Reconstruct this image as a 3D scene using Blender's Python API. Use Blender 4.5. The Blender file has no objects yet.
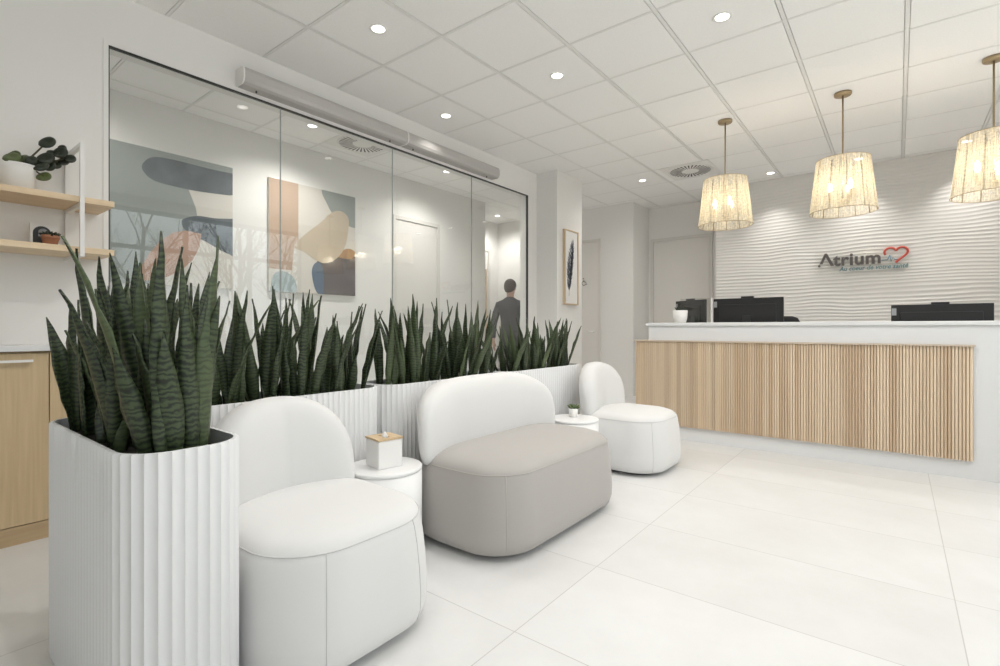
import bpy, bmesh, math, random
from math import sin, cos, pi, radians, sqrt
from mathutils import Vector, Matrix, noise

random.seed(7)
scene = bpy.context.scene
COL = scene.collection
H = 3.0            # ceiling height
EYE = 1.055        # camera height

# ------------------------------------------------------------------ materials
def new_mat(name):
    m = bpy.data.materials.new(name)
    m.use_nodes = True
    nt = m.node_tree
    nt.nodes.clear()
    out = nt.nodes.new('ShaderNodeOutputMaterial')
    return m, nt, out

def N(nt, typ, **kw):
    n = nt.nodes.new(typ)
    for k, v in kw.items():
        setattr(n, k, v)
    return n

def math_n(nt, op, a=None, b=None, c=None):
    n = N(nt, 'ShaderNodeMath', operation=op)
    for i, v in enumerate((a, b, c)):
        if v is None:
            continue
        if isinstance(v, (int, float)):
            n.inputs[i].default_value = v
        else:
            nt.links.new(v, n.inputs[i])
    return n.outputs[0]

def mixrgb(nt, fac, a, b, blend='MIX'):
    n = N(nt, 'ShaderNodeMix', data_type='RGBA', blend_type=blend)
    for s, v in ((n.inputs[0], fac), (n.inputs[6], a), (n.inputs[7], b)):
        if hasattr(v, 'is_output'):
            nt.links.new(v, s)
        else:
            s.default_value = v
    return n.outputs[2]

def ramp(nt, fac, stops):
    n = N(nt, 'ShaderNodeValToRGB')
    el = n.color_ramp.elements
    el[0].position, el[0].color = stops[0][0], stops[0][1]
    el[1].position, el[1].color = stops[-1][0], stops[-1][1]
    for p, c in stops[1:-1]:
        e = el.new(p)
        e.color = c
    nt.links.new(fac, n.inputs[0])
    return n.outputs[0]

def rgba(c):
    return (c[0], c[1], c[2], 1.0)

def principled(name, color, rough=0.5, metal=0.0, bump=0.0, bscale=200.0, var=0.0, vscale=4.0, sheen=0.0, spec=0.5, coat=0.0):
    m, nt, out = new_mat(name)
    p = N(nt, 'ShaderNodeBsdfPrincipled')
    p.inputs['Base Color'].default_value = rgba(color)
    p.inputs['Roughness'].default_value = rough
    p.inputs['Metallic'].default_value = metal
    p.inputs['Specular IOR Level'].default_value = spec
    if sheen:
        p.inputs['Sheen Weight'].default_value = sheen
        p.inputs['Sheen Roughness'].default_value = 0.5
    if coat:
        p.inputs['Coat Weight'].default_value = coat
    tc = N(nt, 'ShaderNodeTexCoord')
    if var:
        n = N(nt, 'ShaderNodeTexNoise')
        n.inputs['Scale'].default_value = vscale
        n.inputs['Detail'].default_value = 4
        nt.links.new(tc.outputs['Object'], n.inputs['Vector'])
        lo = tuple(max(0, c * (1 - var)) for c in color)
        hi = tuple(min(1, c * (1 + var)) for c in color)
        nt.links.new(ramp(nt, n.outputs[0], [(0.3, rgba(lo)), (0.7, rgba(hi))]), p.inputs['Base Color'])
    if bump:
        n = N(nt, 'ShaderNodeTexNoise')
        n.inputs['Scale'].default_value = bscale
        n.inputs['Detail'].default_value = 3
        nt.links.new(tc.outputs['Object'], n.inputs['Vector'])
        b = N(nt, 'ShaderNodeBump')
        b.inputs['Strength'].default_value = bump
        b.inputs['Distance'].default_value = 0.002
        nt.links.new(n.outputs[0], b.inputs['Height'])
        nt.links.new(b.outputs[0], p.inputs['Normal'])
    nt.links.new(p.outputs[0], out.inputs[0])
    return m

def emission(name, color, strength):
    m, nt, out = new_mat(name)
    e = N(nt, 'ShaderNodeEmission')
    e.inputs[0].default_value = rgba(color)
    e.inputs[1].default_value = strength
    nt.links.new(e.outputs[0], out.inputs[0])
    return m

def wood(name, dark, light, axis='Z', scale=1.0, per=0.0, rough=0.5):
    """straight grained wood; per > 0 gives every strip of that width along X its own tone"""
    m, nt, out = new_mat(name)
    p = N(nt, 'ShaderNodeBsdfPrincipled')
    p.inputs['Roughness'].default_value = rough
    tc = N(nt, 'ShaderNodeTexCoord')
    mp = N(nt, 'ShaderNodeMapping')
    s = {'X': (1.2, 30, 30), 'Y': (30, 1.2, 30), 'Z': (30, 30, 1.2)}[axis]
    mp.inputs['Scale'].default_value = tuple(v * scale for v in s)
    nt.links.new(tc.outputs['Object'], mp.inputs['Vector'])
    n = N(nt, 'ShaderNodeTexNoise')
    n.inputs['Scale'].default_value = 1.0
    n.inputs['Detail'].default_value = 5
    nt.links.new(mp.outputs[0], n.inputs['Vector'])
    fac = n.outputs[0]
    if per:
        sx = N(nt, 'ShaderNodeSeparateXYZ')
        nt.links.new(tc.outputs['Object'], sx.inputs[0])
        idx = math_n(nt, 'FLOOR', math_n(nt, 'DIVIDE', sx.outputs[0], per))
        w = N(nt, 'ShaderNodeTexWhiteNoise', noise_dimensions='1D')
        nt.links.new(idx, w.inputs['W'])
        fac = math_n(nt, 'ADD', math_n(nt, 'MULTIPLY', fac, 0.6), math_n(nt, 'MULTIPLY', w.outputs[0], 0.45))
        fac = math_n(nt, 'SUBTRACT', fac, 0.02)
    c = ramp(nt, fac, [(0.28, rgba(dark)), (0.72, rgba(light))])
    nt.links.new(c, p.inputs['Base Color'])
    nt.links.new(p.outputs[0], out.inputs[0])
    return m

def glass_mat(name, tint=(1, 1, 1), base=0.04):
    """clear sheet: see-through with mirror reflection growing towards grazing angles"""
    m, nt, out = new_mat(name)
    t = N(nt, 'ShaderNodeBsdfTransparent')
    t.inputs[0].default_value = rgba(tint)
    g = N(nt, 'ShaderNodeBsdfGlossy')
    g.inputs['Roughness'].default_value = 0.0
    geo = N(nt, 'ShaderNodeNewGeometry')
    d = N(nt, 'ShaderNodeVectorMath', operation='DOT_PRODUCT')
    nt.links.new(geo.outputs['Incoming'], d.inputs[0])
    nt.links.new(geo.outputs['Normal'], d.inputs[1])
    c = math_n(nt, 'ABSOLUTE', d.outputs['Value'])
    f = math_n(nt, 'POWER', math_n(nt, 'SUBTRACT', 1.0, c), 5.0)
    f = math_n(nt, 'MULTIPLY_ADD', f, 1.0 - base, base)
    mx = N(nt, 'ShaderNodeMixShader')
    nt.links.new(f, mx.inputs[0])
    nt.links.new(t.outputs[0], mx.inputs[1])
    nt.links.new(g.outputs[0], mx.inputs[2])
    nt.links.new(mx.outputs[0], out.inputs[0])
    return m

def floor_material():
    m, nt, out = new_mat('pale_porcelain_tiles')
    p = N(nt, 'ShaderNodeBsdfPrincipled')
    tc = N(nt, 'ShaderNodeTexCoord')
    sx = N(nt, 'ShaderNodeSeparateXYZ')
    nt.links.new(tc.outputs['Object'], sx.inputs[0])
    def cell(o, off, size):
        return math_n(nt, 'DIVIDE', math_n(nt, 'SUBTRACT', o, off), size)
    u = cell(sx.outputs[0], -1.045, 1.22)
    v = cell(sx.outputs[1], 1.41, 0.61)
    def edge(q, size, w):
        fr = math_n(nt, 'FRACT', q)
        dd = math_n(nt, 'MINIMUM', fr, math_n(nt, 'SUBTRACT', 1.0, fr))
        return math_n(nt, 'LESS_THAN', math_n(nt, 'MULTIPLY', dd, size), w)
    g = math_n(nt, 'MAXIMUM', edge(u, 1.22, 0.0017), edge(v, 0.61, 0.0017))
    cx = N(nt, 'ShaderNodeCombineXYZ')
    nt.links.new(math_n(nt, 'FLOOR', u), cx.inputs[0])
    nt.links.new(math_n(nt, 'FLOOR', v), cx.inputs[1])
    w = N(nt, 'ShaderNodeTexWhiteNoise', noise_dimensions='2D')
    nt.links.new(cx.outputs[0], w.inputs['Vector'])
    n = N(nt, 'ShaderNodeTexNoise')
    n.inputs['Scale'].default_value = 2.5
    n.inputs['Detail'].default_value = 6
    n.inputs['Roughness'].default_value = 0.65
    sh = N(nt, 'ShaderNodeVectorMath', operation='ADD')
    sc = N(nt, 'ShaderNodeVectorMath', operation='SCALE')
    nt.links.new(w.outputs['Color'], sc.inputs[0])
    sc.inputs['Scale'].default_value = 20.0
    nt.links.new(tc.outputs['Object'], sh.inputs[0])
    nt.links.new(sc.outputs[0], sh.inputs[1])
    nt.links.new(sh.outputs[0], n.inputs['Vector'])
    t = math_n(nt, 'ADD', math_n(nt, 'MULTIPLY', n.outputs[0], 0.85), math_n(nt, 'MULTIPLY', w.outputs[0], 0.15))
    c = ramp(nt, t, [(0.3, (0.655, 0.65, 0.64, 1)), (0.7, (0.72, 0.72, 0.715, 1))])
    c = mixrgb(nt, g, c, (0.48, 0.47, 0.455, 1))
    nt.links.new(c, p.inputs['Base Color'])
    p.inputs['Roughness'].default_value = 0.42
    p.inputs['Specular IOR Level'].default_value = 0.4
    nt.links.new(p.outputs[0], out.inputs[0])
    return m

def leaf_material():
    """snake plant: dark green with wavy pale cross bands"""
    m, nt, out = new_mat('snake_plant_leaf')
    p = N(nt, 'ShaderNodeBsdfPrincipled')
    uv = N(nt, 'ShaderNodeUVMap')
    sx = N(nt, 'ShaderNodeSeparateXYZ')
    nt.links.new(uv.outputs[0], sx.inputs[0])
    n = N(nt, 'ShaderNodeTexNoise')
    n.inputs['Scale'].default_value = 38.0
    n.inputs['Detail'].default_value = 3
    nt.links.new(uv.outputs[0], n.inputs['Vector'])
    ph = math_n(nt, 'MULTIPLY_ADD', n.outputs[0], 15.0, math_n(nt, 'MULTIPLY', sx.outputs[1], 400.0))
    s = math_n(nt, 'SINE', ph)
    c = ramp(nt, math_n(nt, 'MULTIPLY_ADD', s, 0.5, 0.5), [(0.08, (0.009, 0.015, 0.008, 1)), (0.38, (0.027, 0.042, 0.018, 1)), (0.95, (0.052, 0.075, 0.031, 1))])
    fl = N(nt, 'ShaderNodeTexWhiteNoise', noise_dimensions='1D')
    nt.links.new(math_n(nt, 'FLOOR', sx.outputs[0]), fl.inputs['W'])
    c = mixrgb(nt, math_n(nt, 'MULTIPLY', math_n(nt, 'POWER', fl.outputs[0], 4.0), 0.55), c, (0.12, 0.16, 0.07, 1))
    nt.links.new(c, p.inputs['Base Color'])
    p.inputs['Roughness'].default_value = 0.42
    nt.links.new(p.outputs[0], out.inputs[0])
    return m

def shade_material():
    """woven vertical strings, partly open, letting lamp light through"""
    m, nt, out = new_mat('woven_string_shade')
    tc = N(nt, 'ShaderNodeTexCoord')
    uv = N(nt, 'ShaderNodeUVMap')
    mp = N(nt, 'ShaderNodeMapping')
    mp.inputs['Scale'].default_value = (240, 7, 1)
    nt.links.new(uv.outputs[0], mp.inputs['Vector'])
    n = N(nt, 'ShaderNodeTexNoise')
    n.inputs['Scale'].default_value = 1.0
    n.inputs['Detail'].default_value = 2
    nt.links.new(mp.outputs[0], n.inputs['Vector'])
    mp2 = N(nt, 'ShaderNodeMapping')
    mp2.inputs['Scale'].default_value = (60, 90, 1)
    nt.links.new(uv.outputs[0], mp2.inputs['Vector'])
    n2 = N(nt, 'ShaderNodeTexNoise')
    n2.inputs['Scale'].default_value = 1.0
    nt.links.new(mp2.outputs[0], n2.inputs['Vector'])
    a = math_n(nt, 'ADD', math_n(nt, 'MULTIPLY', n.outputs[0], 0.7), math_n(nt, 'MULTIPLY', n2.outputs[0], 0.3))
    op = ramp(nt, a, [(0.40, (0.30, 0.30, 0.30, 1)), (0.60, (0.92, 0.92, 0.92, 1))])
    d = N(nt, 'ShaderNodeBsdfDiffuse')
    d.inputs[0].default_value = (0.80, 0.73, 0.57, 1)
    t = N(nt, 'ShaderNodeBsdfTranslucent')
    t.inputs[0].default_value = (0.88, 0.80, 0.62, 1)
    mx = N(nt, 'ShaderNodeMixShader')
    mx.inputs[0].default_value = 0.5
    nt.links.new(d.outputs[0], mx.inputs[1])
    nt.links.new(t.outputs[0], mx.inputs[2])
    tr = N(nt, 'ShaderNodeBsdfTransparent')
    m2 = N(nt, 'ShaderNodeMixShader')
    nt.links.new(op, m2.inputs[0])
    nt.links.new(tr.outputs[0], m2.inputs[1])
    nt.links.new(mx.outputs[0], m2.inputs[2])
    nt.links.new(m2.outputs[0], out.inputs[0])
    return m

M = {}
M['wall'] = principled('painted_wall', (0.80, 0.79, 0.77), 0.85, bump=0.08, bscale=120)
M['wall_wave'] = principled('wave_panel_white', (0.73, 0.715, 0.69), 0.6)
M['door'] = principled('door_paint', (0.74, 0.72, 0.69), 0.6)
M['door_frame'] = principled('door_frame_paint', (0.69, 0.67, 0.64), 0.55)
M['tile'] = principled('ceiling_tile', (0.92, 0.915, 0.905), 0.95, bump=0.25, bscale=220, var=0.02, vscale=90)
M['tbar'] = principled('ceiling_grid', (0.82, 0.815, 0.80), 0.6)
M['reveal'] = principled('ceiling_reveal', (0.70, 0.69, 0.67), 0.9)  # greyed backing: gap shadow beside the bars is put into this colour
M['floor'] = floor_material()
M['black'] = principled('black_metal', (0.02, 0.02, 0.02), 0.45)
M['glass'] = glass_mat('clear_glass', (0.985, 0.995, 0.99), base=0.055)
M['pane'] = glass_mat('window_glass', (0.97, 0.99, 0.985), base=0.03)
M['joint'] = principled('glass_joint', (0.33, 0.36, 0.35), 0.3)
M['planter'] = principled('white_fluted_planter', (0.70, 0.70, 0.70), 0.55, bump=0.05, bscale=300)
M['soil'] = principled('dark_soil', (0.025, 0.02, 0.017), 0.95, bump=0.6, bscale=90)
M['leaf'] = leaf_material()
M['fabric_white'] = principled('white_upholstery', (0.68, 0.677, 0.668), 0.9, bump=0.25, bscale=700, sheen=0.2)
M['fabric_beige'] = principled('taupe_upholstery', (0.40, 0.378, 0.358), 0.9, bump=0.25, bscale=700, sheen=0.2)
M['seam_white'] = principled('white_seam', (0.58, 0.575, 0.57), 0.9)
M['seam_beige'] = principled('taupe_seam', (0.45, 0.43, 0.40), 0.9)
M['dark_foot'] = principled('dark_foot', (0.06, 0.06, 0.06), 0.7)  # near-black colour for the shadow gap under the seats
M['table'] = principled('white_lacquer', (0.79, 0.79, 0.785), 0.35)
M['ceramic'] = principled('white_ceramic', (0.80, 0.79, 0.77), 0.4)
M['bamboo'] = wood('bamboo_lid', (0.50, 0.36, 0.20), (0.66, 0.50, 0.31), 'X', 2)
M['tissue'] = principled('tissue_paper', (0.88, 0.88, 0.87), 0.95)
M['desk_white'] = principled('desk_white_laminate', (0.72, 0.725, 0.725), 0.4)
M['slat'] = wood('oak_slats', (0.54, 0.40, 0.265), (0.74, 0.605, 0.445), 'Z', 1.0, per=0.0388)
M['slat_back'] = wood('oak_backing', (0.33, 0.24, 0.155), (0.40, 0.30, 0.20), 'Z', 1.0)
M['ledge'] = wood('oak_ledge', (0.50, 0.41, 0.32), (0.60, 0.51, 0.41), 'X', 1.0)
M['shelf_wood'] = wood('pale_shelf_wood', (0.66, 0.50, 0.32), (0.78, 0.63, 0.44), 'Y', 1.0)
M['cab_wood'] = wood('pale_cabinet_wood', (0.52, 0.39, 0.23), (0.62, 0.485, 0.30), 'Z', 2.0)
M['kick_wood'] = wood('cabinet_kick_wood', (0.43, 0.31, 0.18), (0.52, 0.39, 0.235), 'Y', 2.0)
M['white_metal'] = principled('white_metal', (0.78, 0.775, 0.76), 0.4)
M['brass'] = principled('aged_brass', (0.40, 0.31, 0.19), 0.45, metal=0.7)
M['wire'] = principled('shade_wire', (0.42, 0.33, 0.21), 0.6)
M['shade'] = shade_material()
M['bulb'] = emission('lamp_bulb', (1.0, 0.88, 0.68), 14.0)
M['socket'] = principled('candle_sleeve', (0.62, 0.50, 0.34), 0.6)
M['led'] = emission('downlight_led', (1.0, 0.95, 0.87), 6.0)
M['plastic_black'] = principled('black_plastic', (0.010, 0.010, 0.011), 0.45)
M['plastic_dark'] = principled('dark_grey_plastic', (0.022, 0.022, 0.023), 0.5)
M['screen'] = principled('monitor_screen', (0.01, 0.01, 0.012), 0.15)
M['sticker'] = principled('grey_sticker', (0.35, 0.36, 0.37), 0.6)
M['acrylic'] = glass_mat('acrylic_sheet', (0.93, 0.93, 0.92), base=0.05)
M['acrylic_edge'] = principled('acrylic_edge', (0.72, 0.71, 0.68), 0.4)
M['chair_black'] = principled('black_mesh_fabric', (0.012, 0.012, 0.013), 0.8)
M['logo_grey'] = principled('sign_charcoal', (0.095, 0.085, 0.08), 0.5)
M['logo_red'] = principled('sign_red', (0.50, 0.075, 0.05), 0.45)
M['logo_blue'] = principled('sign_blue_grey', (0.13, 0.24, 0.30), 0.45)
M['logo_teal'] = principled('sign_teal', (0.09, 0.20, 0.22), 0.45)
M['terracotta'] = principled('terracotta', (0.42, 0.20, 0.12), 0.85, var=0.1, vscale=20)
M['dark_leaf'] = principled('dark_round_leaf', (0.018, 0.026, 0.014), 0.45, var=0.3, vscale=15)
M['green_leaf'] = principled('green_round_leaf', (0.075, 0.10, 0.03), 0.45, var=0.3, vscale=15)
M['succulent'] = principled('succulent_green', (0.10, 0.14, 0.055), 0.6)
M['stem'] = principled('plant_stem', (0.06, 0.055, 0.025), 0.7)
M['casing'] = principled('pale_grey_casing', (0.50, 0.485, 0.47), 0.9, spec=0.2)
M['canvas'] = principled('canvas_cream', (0.66, 0.63, 0.58), 0.9, bump=0.1, bscale=500)
M['p_sage'] = principled('paint_sage', (0.30, 0.33, 0.315), 0.9)
M['p_slate'] = principled('paint_slate', (0.115, 0.135, 0.15), 0.9, var=0.25, vscale=6)
M['p_orange'] = principled('paint_terracotta', (0.47, 0.31, 0.235), 0.9, var=0.1, vscale=6)
M['p_peach'] = principled('paint_peach', (0.48, 0.355, 0.27), 0.9)
M['p_sand'] = principled('paint_sand', (0.55, 0.465, 0.36), 0.9)
M['p_plum'] = principled('paint_plum', (0.115, 0.10, 0.105), 0.9)
M['p_navy'] = principled('paint_navy', (0.09, 0.14, 0.21), 0.9)
M['p_pale'] = principled('paint_pale_blue', (0.40, 0.47, 0.48), 0.9)
M['p_rust'] = principled('paint_rust', (0.42, 0.25, 0.13), 0.9)
M['frame_oak'] = wood('frame_oak', (0.56, 0.43, 0.28), (0.68, 0.54, 0.37), 'Z', 2)
M['paper'] = principled('print_paper', (0.80, 0.79, 0.77), 0.8)
M['ink'] = principled('print_ink', (0.12, 0.13, 0.16), 0.9, var=0.6, vscale=25)
M['symbol'] = principled('grey_symbol', (0.16, 0.16, 0.16), 0.6)
M['skin'] = principled('skin', (0.52, 0.33, 0.25), 0.55)
M['hair'] = principled('dark_hair', (0.045, 0.032, 0.025), 0.6)
M['top_grey'] = principled('dark_grey_top', (0.07, 0.07, 0.075), 0.9)
M['trouser'] = principled('dark_trousers', (0.035, 0.036, 0.04), 0.9)
M['shoe'] = principled('dark_shoes', (0.02, 0.02, 0.02), 0.5)
M['bark'] = principled('tree_bark', (0.085, 0.07, 0.055), 0.95, var=0.3, vscale=8)
M['lawn'] = principled('pale_bounce_ground', (0.80, 0.785, 0.76), 0.95, var=0.15, vscale=2)  # unseen ground, made pale to bounce daylight onto the ceiling
M['win_frame'] = principled('window_aluminium', (0.24, 0.245, 0.25), 0.5)
M['lamp_trim'] = principled('downlight_trim', (0.82, 0.81, 0.79), 0.4)
M['slot'] = principled('vent_slot', (0.05, 0.05, 0.05), 0.8)

# ------------------------------------------------------------------ mesh builder
class MB:
    def __init__(self):
        self.v, self.f, self.m, self.s, self.uv = [], [], [], [], {}

    def add(self, verts, faces, mat=0, smooth=False, uvs=None):
        o = len(self.v)
        self.v += [tuple(p) for p in verts]
        for fc in faces:
            self.f.append(tuple(i + o for i in fc))
            self.m.append(mat)
            self.s.append(smooth)
        if uvs:
            for i, q in enumerate(uvs):
                self.uv[o + i] = q
        return self

    def box(self, x0, x1, y0, y1, z0, z1, mat=0):
        v = [(x0, y0, z0), (x1, y0, z0), (x1, y1, z0), (x0, y1, z0), (x0, y0, z1), (x1, y0, z1), (x1, y1, z1), (x0, y1, z1)]
        f = [(0, 3, 2, 1), (4, 5, 6, 7), (0, 1, 5, 4), (1, 2, 6, 5), (2, 3, 7, 6), (3, 0, 4, 7)]
        return self.add(v, f, mat)

    def loft(self, rings, cap0=True, cap1=True, mat=0, smooth=True, closed=True, uvs=None):
        n = len(rings[0])
        v = [p for r in rings for p in r]
        f = []
        for i in range(len(rings) - 1):
            for j in range(n if closed else n - 1):
                k = (j + 1) % n
                f.append((i * n + j, i * n + k, (i + 1) * n + k, (i + 1) * n + j))
        if cap0:
            f.append(tuple(range(n - 1, -1, -1)))
        if cap1:
            f.append(tuple((len(rings) - 1) * n + j for j in range(n)))
        return self.add(v, f, mat, smooth, uvs)

    def lathe(self, prof, n=32, c=(0, 0, 0), mat=0, smooth=True, cap0=True, cap1=True):
        rings = [[(c[0] + r * cos(2 * pi * j / n), c[1] + r * sin(2 * pi * j / n), c[2] + z) for j in range(n)] for r, z in prof]
        return self.loft(rings, cap0, cap1, mat, smooth)

    def tube(self, path, rad, n=8, mat=0, smooth=True, closed=False):
        P = [Vector(p) for p in path]
        R = rad if isinstance(rad, (list, tuple)) else [rad] * len(P)
        rings = []
        ref = None
        for i, p in enumerate(P):
            a = P[i - 1] if i > 0 else (P[-1] if closed else P[0])
            b = P[i + 1] if i < len(P) - 1 else (P[0] if closed else P[-1])
            d = (b - a).normalized()
            if ref is None:
                ref = Vector((0, 0, 1)) if abs(d.z) < 0.9 else Vector((1, 0, 0))
            x = (ref - d * ref.dot(d))
            if x.length < 1e-5:
                x = d.orthogonal()
            x.normalize()
            ref = x
            y = d.cross(x)
            rings.append([tuple(p + x * (R[i] * cos(2 * pi * j / n)) + y * (R[i] * sin(2 * pi * j / n))) for j in range(n)])
        if closed:
            rings.append(rings[0])
            return self.loft(rings, False, False, mat, smooth)
        return self.loft(rings, True, True, mat, smooth)

    def prism(self, pts, fn, t, mat=0):
        """2d outline pts; fn(a, b, depth) -> xyz; extruded by t"""
        n = len(pts)
        v = [fn(a, b, 0.0) for a, b in pts] + [fn(a, b, t) for a, b in pts]
        f = [tuple(range(n - 1, -1, -1)), tuple(range(n, 2 * n))]
        f += [(j, (j + 1) % n, n + (j + 1) % n, n + j) for j in range(n)]
        return self.add(v, f, mat)

    def build(self, name, mats, parent=None, loc=(0, 0, 0), bev=0.0, seg=2, solid=0.0, recalc=True, auto=True):
        me = bpy.data.meshes.new(name)
        me.from_pydata(self.v, [], self.f)
        if not isinstance(mats, (list, tuple)):
            mats = [mats]
        for x in mats:
            me.materials.append(x)
        for p, mi, sm in zip(me.polygons, self.m, self.s):
            p.material_index = mi
            p.use_smooth = sm
        if self.uv:
            lay = me.uv_layers.new(name='UVMap')
            for lp in me.loops:
                lay.data[lp.index].uv = self.uv.get(lp.vertex_index, (0, 0))
        if recalc:
            bm = bmesh.new()
            bm.from_mesh(me)
            bmesh.ops.recalc_face_normals(bm, faces=bm.faces)
            bm.to_mesh(me)
            bm.free()
        me.update()
        o = bpy.data.objects.new(name, me)
        COL.objects.link(o)
        o.location = loc
        if parent is not None:
            o.parent = parent
        if solid:
            md = o.modifiers.new('thickness', 'SOLIDIFY')
            md.thickness = solid
            md.offset = 0
        if bev:
            md = o.modifiers.new('bevel', 'BEVEL')
            md.width = bev
            md.segments = seg
            md.limit_method = 'ANGLE'
            md.angle_limit = radians(40)
            md.harden_normals = False
        return o

def tag(o, label, cat, group=None, kind=None):
    o['label'] = label
    o['category'] = cat
    if group:
        o['group'] = group
    if kind:
        o['kind'] = kind
    return o

def thing(name, label, cat, loc=(0, 0, 0), rz=0.0, group=None):
    o = bpy.data.objects.new(name, None)
    o.empty_display_size = 0.1
    COL.objects.link(o)
    o.location = loc
    o.rotation_euler = (0, 0, rz)
    return tag(o, label, cat, group)

def struct(o, label=None):
    o['kind'] = 'structure'
    if label:
        o['label'] = label
        o['category'] = o.name.split('_')[0].split('.')[0]
    return o

def sroot(name, loc=(0, 0, 0), label=None):
    o = bpy.data.objects.new(name, None)
    COL.objects.link(o)
    o.location = loc
    return struct(o, label)

def dup(root, loc=None, label=None, rz=None, group=None):
    r = root.copy()
    COL.objects.link(r)
    def rec(src, dst):
        for ch in list(src.children):
            c = ch.copy()
            COL.objects.link(c)
            c.parent = dst
            c.matrix_parent_inverse = ch.matrix_parent_inverse.copy()
            rec(ch, c)
    rec(root, r)
    if loc is not None:
        r.location = loc
    if rz is not None:
        r.rotation_euler = (0, 0, rz)
    if label:
        r['label'] = label
    if group:
        r['group'] = group
    return r

def rrect(hx, hy, r, n=10, bow=0.0, nside=6):
    """rounded rectangle outline, counter clockwise, constant vertex count"""
    r = min(r, hx - 0.002, hy - 0.002)
    pts = []
    cs = [(hx - r, hy - r, 0), (-hx + r, hy - r, 90), (-hx + r, -hy + r, 180), (hx - r, -hy + r, 270)]
    for k, (cx, cy, a0) in enumerate(cs):
        arc = [(cx + r * cos(radians(a0 + 90 * i / n)), cy + r * sin(radians(a0 + 90 * i / n))) for i in range(n + 1)]
        pts += arc
        nx = cs[(k + 1) % 4]
        q = (nx[0] + r * cos(radians(nx[2])), nx[1] + r * sin(radians(nx[2])))
        a = arc[-1]
        for i in range(1, nside):
            t = i / nside
            pts.append((a[0] + (q[0] - a[0]) * t, a[1] + (q[1] - a[1]) * t))
    if bow:
        pts = [(x * (1 + bow * (1 - (y / hy) ** 2)), y * (1 + bow * (1 - (x / hx) ** 2))) for x, y in pts]
    return pts

# ------------------------------------------------------------------ the setting
XG = -3.58            # glass wall plane
XC = -5.03            # corridor far wall
XR = 1.6              # window wall
YB = -2.2             # wall behind the camera
struct(MB().box(-6.1, XR + 0.15, YB - 0.1, 8.2, -0.12, 0.0).build('floor', M['floor']))

def make_ceiling():
    mb = MB()
    mb.box(-6.1, XR + 0.15, YB - 0.1, 8.2, H + 0.012, H + 0.1, 2)
    px, py = 0.61, 0.61
    xs = [0.05 - px * k for k in range(-3, 11)]
    ys = [3.02 + py * k for k in range(-9, 10)]
    hb = 0.011
    for x in xs:
        mb.box(x - hb, x + hb, YB, 8.15, H, H + 0.0119, 1)
    for i in range(len(xs) - 1):
        for y in ys:
            mb.box(xs[i + 1] + hb, xs[i] - hb, y - 0.009, y + 0.009, H, H + 0.0119, 1)
        for j in range(len(ys) - 1):
            mb.box(xs[i + 1] + hb + 0.005, xs[i] - hb - 0.005, ys[j] + 0.009 + 0.003, ys[j + 1] - 0.009 - 0.003, H + 0.001, H + 0.0119, 0)
    return mb.build('ceiling', [M['tile'], M['tbar'], M['reveal']])
struct(make_ceiling())

wl = MB()
wl.box(XG - 0.12, XG, YB, 0.893, 0, H)
wl.box(XG - 0.12, XG, 0.893, 5.11, 2.69, H)
wl.box(XG - 0.12, XG, 5.11, 5.30, 0, H)
struct(wl.build('wall_left', M['wall']))
struct(MB().box(XG - 0.12, -3.28, 5.30, 5.92, 0, H).build('wall_pillar', M['wall'], bev=0.004))
struct(MB().box(-6.1, XC, YB, 6.02, 0, H).build('wall_corridor', M['wall']))
struct(MB().box(-6.1, -5.86, 6.02, 7.39, 0, H).build('wall_lobby', M['wall']))
struct(MB().box(-6.1, -3.20, 7.39, 8.2, 0, H).build('wall_hall', M['wall']))
struct(MB().box(-3.20, -1.99, 8.0, 8.2, 0, H).build('wall_rear', M['wall']))
struct(MB().box(XC, XG - 0.12, -0.9, -0.8, 0, H).build('wall_corridor_end', M['wall']))
struct(MB().box(XG - 0.12, XR + 0.15, YB - 0.1, YB, 0, H).build('wall_front', M['wall']))

def wave_wall():
    mb = MB()
    x0, x1, z0, z1 = -1.99, XR, 0.0, H
    nx = 130
    zs = [0.0, 0.4, 0.8] + [0.9 + i * 0.0055 for i in range(int((z1 - 0.9) / 0.0055) + 1)] + [z1]
    rings = []
    for z in zs:
        row = []
        for i in range(nx + 1):
            x = x0 + (x1 - x0) * i / nx
            ph = z / 0.043 + 0.9 * noise.noise(Vector((x * 0.9, z * 2.2, 3.1))) + 0.55 * noise.noise(Vector((x * 2.3, z * 5.0, 8.7)))
            s = 0.5 + 0.5 * cos(2 * pi * ph)
            amp = 0.006 + 0.004 * noise.noise(Vector((x * 1.3, z * 5.0, 1.0)))
            row.append((x, 7.40 - 0.004 - amp * 0.6 * s ** 1.4, z))
        rings.append(row)
    n = nx + 1
    v = [p for r in rings for p in r]
    f = [(i * n + j, i * n + j + 1, (i + 1) * n + j + 1, (i + 1) * n + j) for i in range(len(rings) - 1) for j in range(nx)]
    mb.add(v, f, 0, True)
    mb.box(x0, x1 + 0.15, 7.40, 8.2, 0, H, 1)
    return mb.build('wall_back', [M['wall_wave'], M['wall']], recalc=False)
struct(wave_wall())

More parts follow.
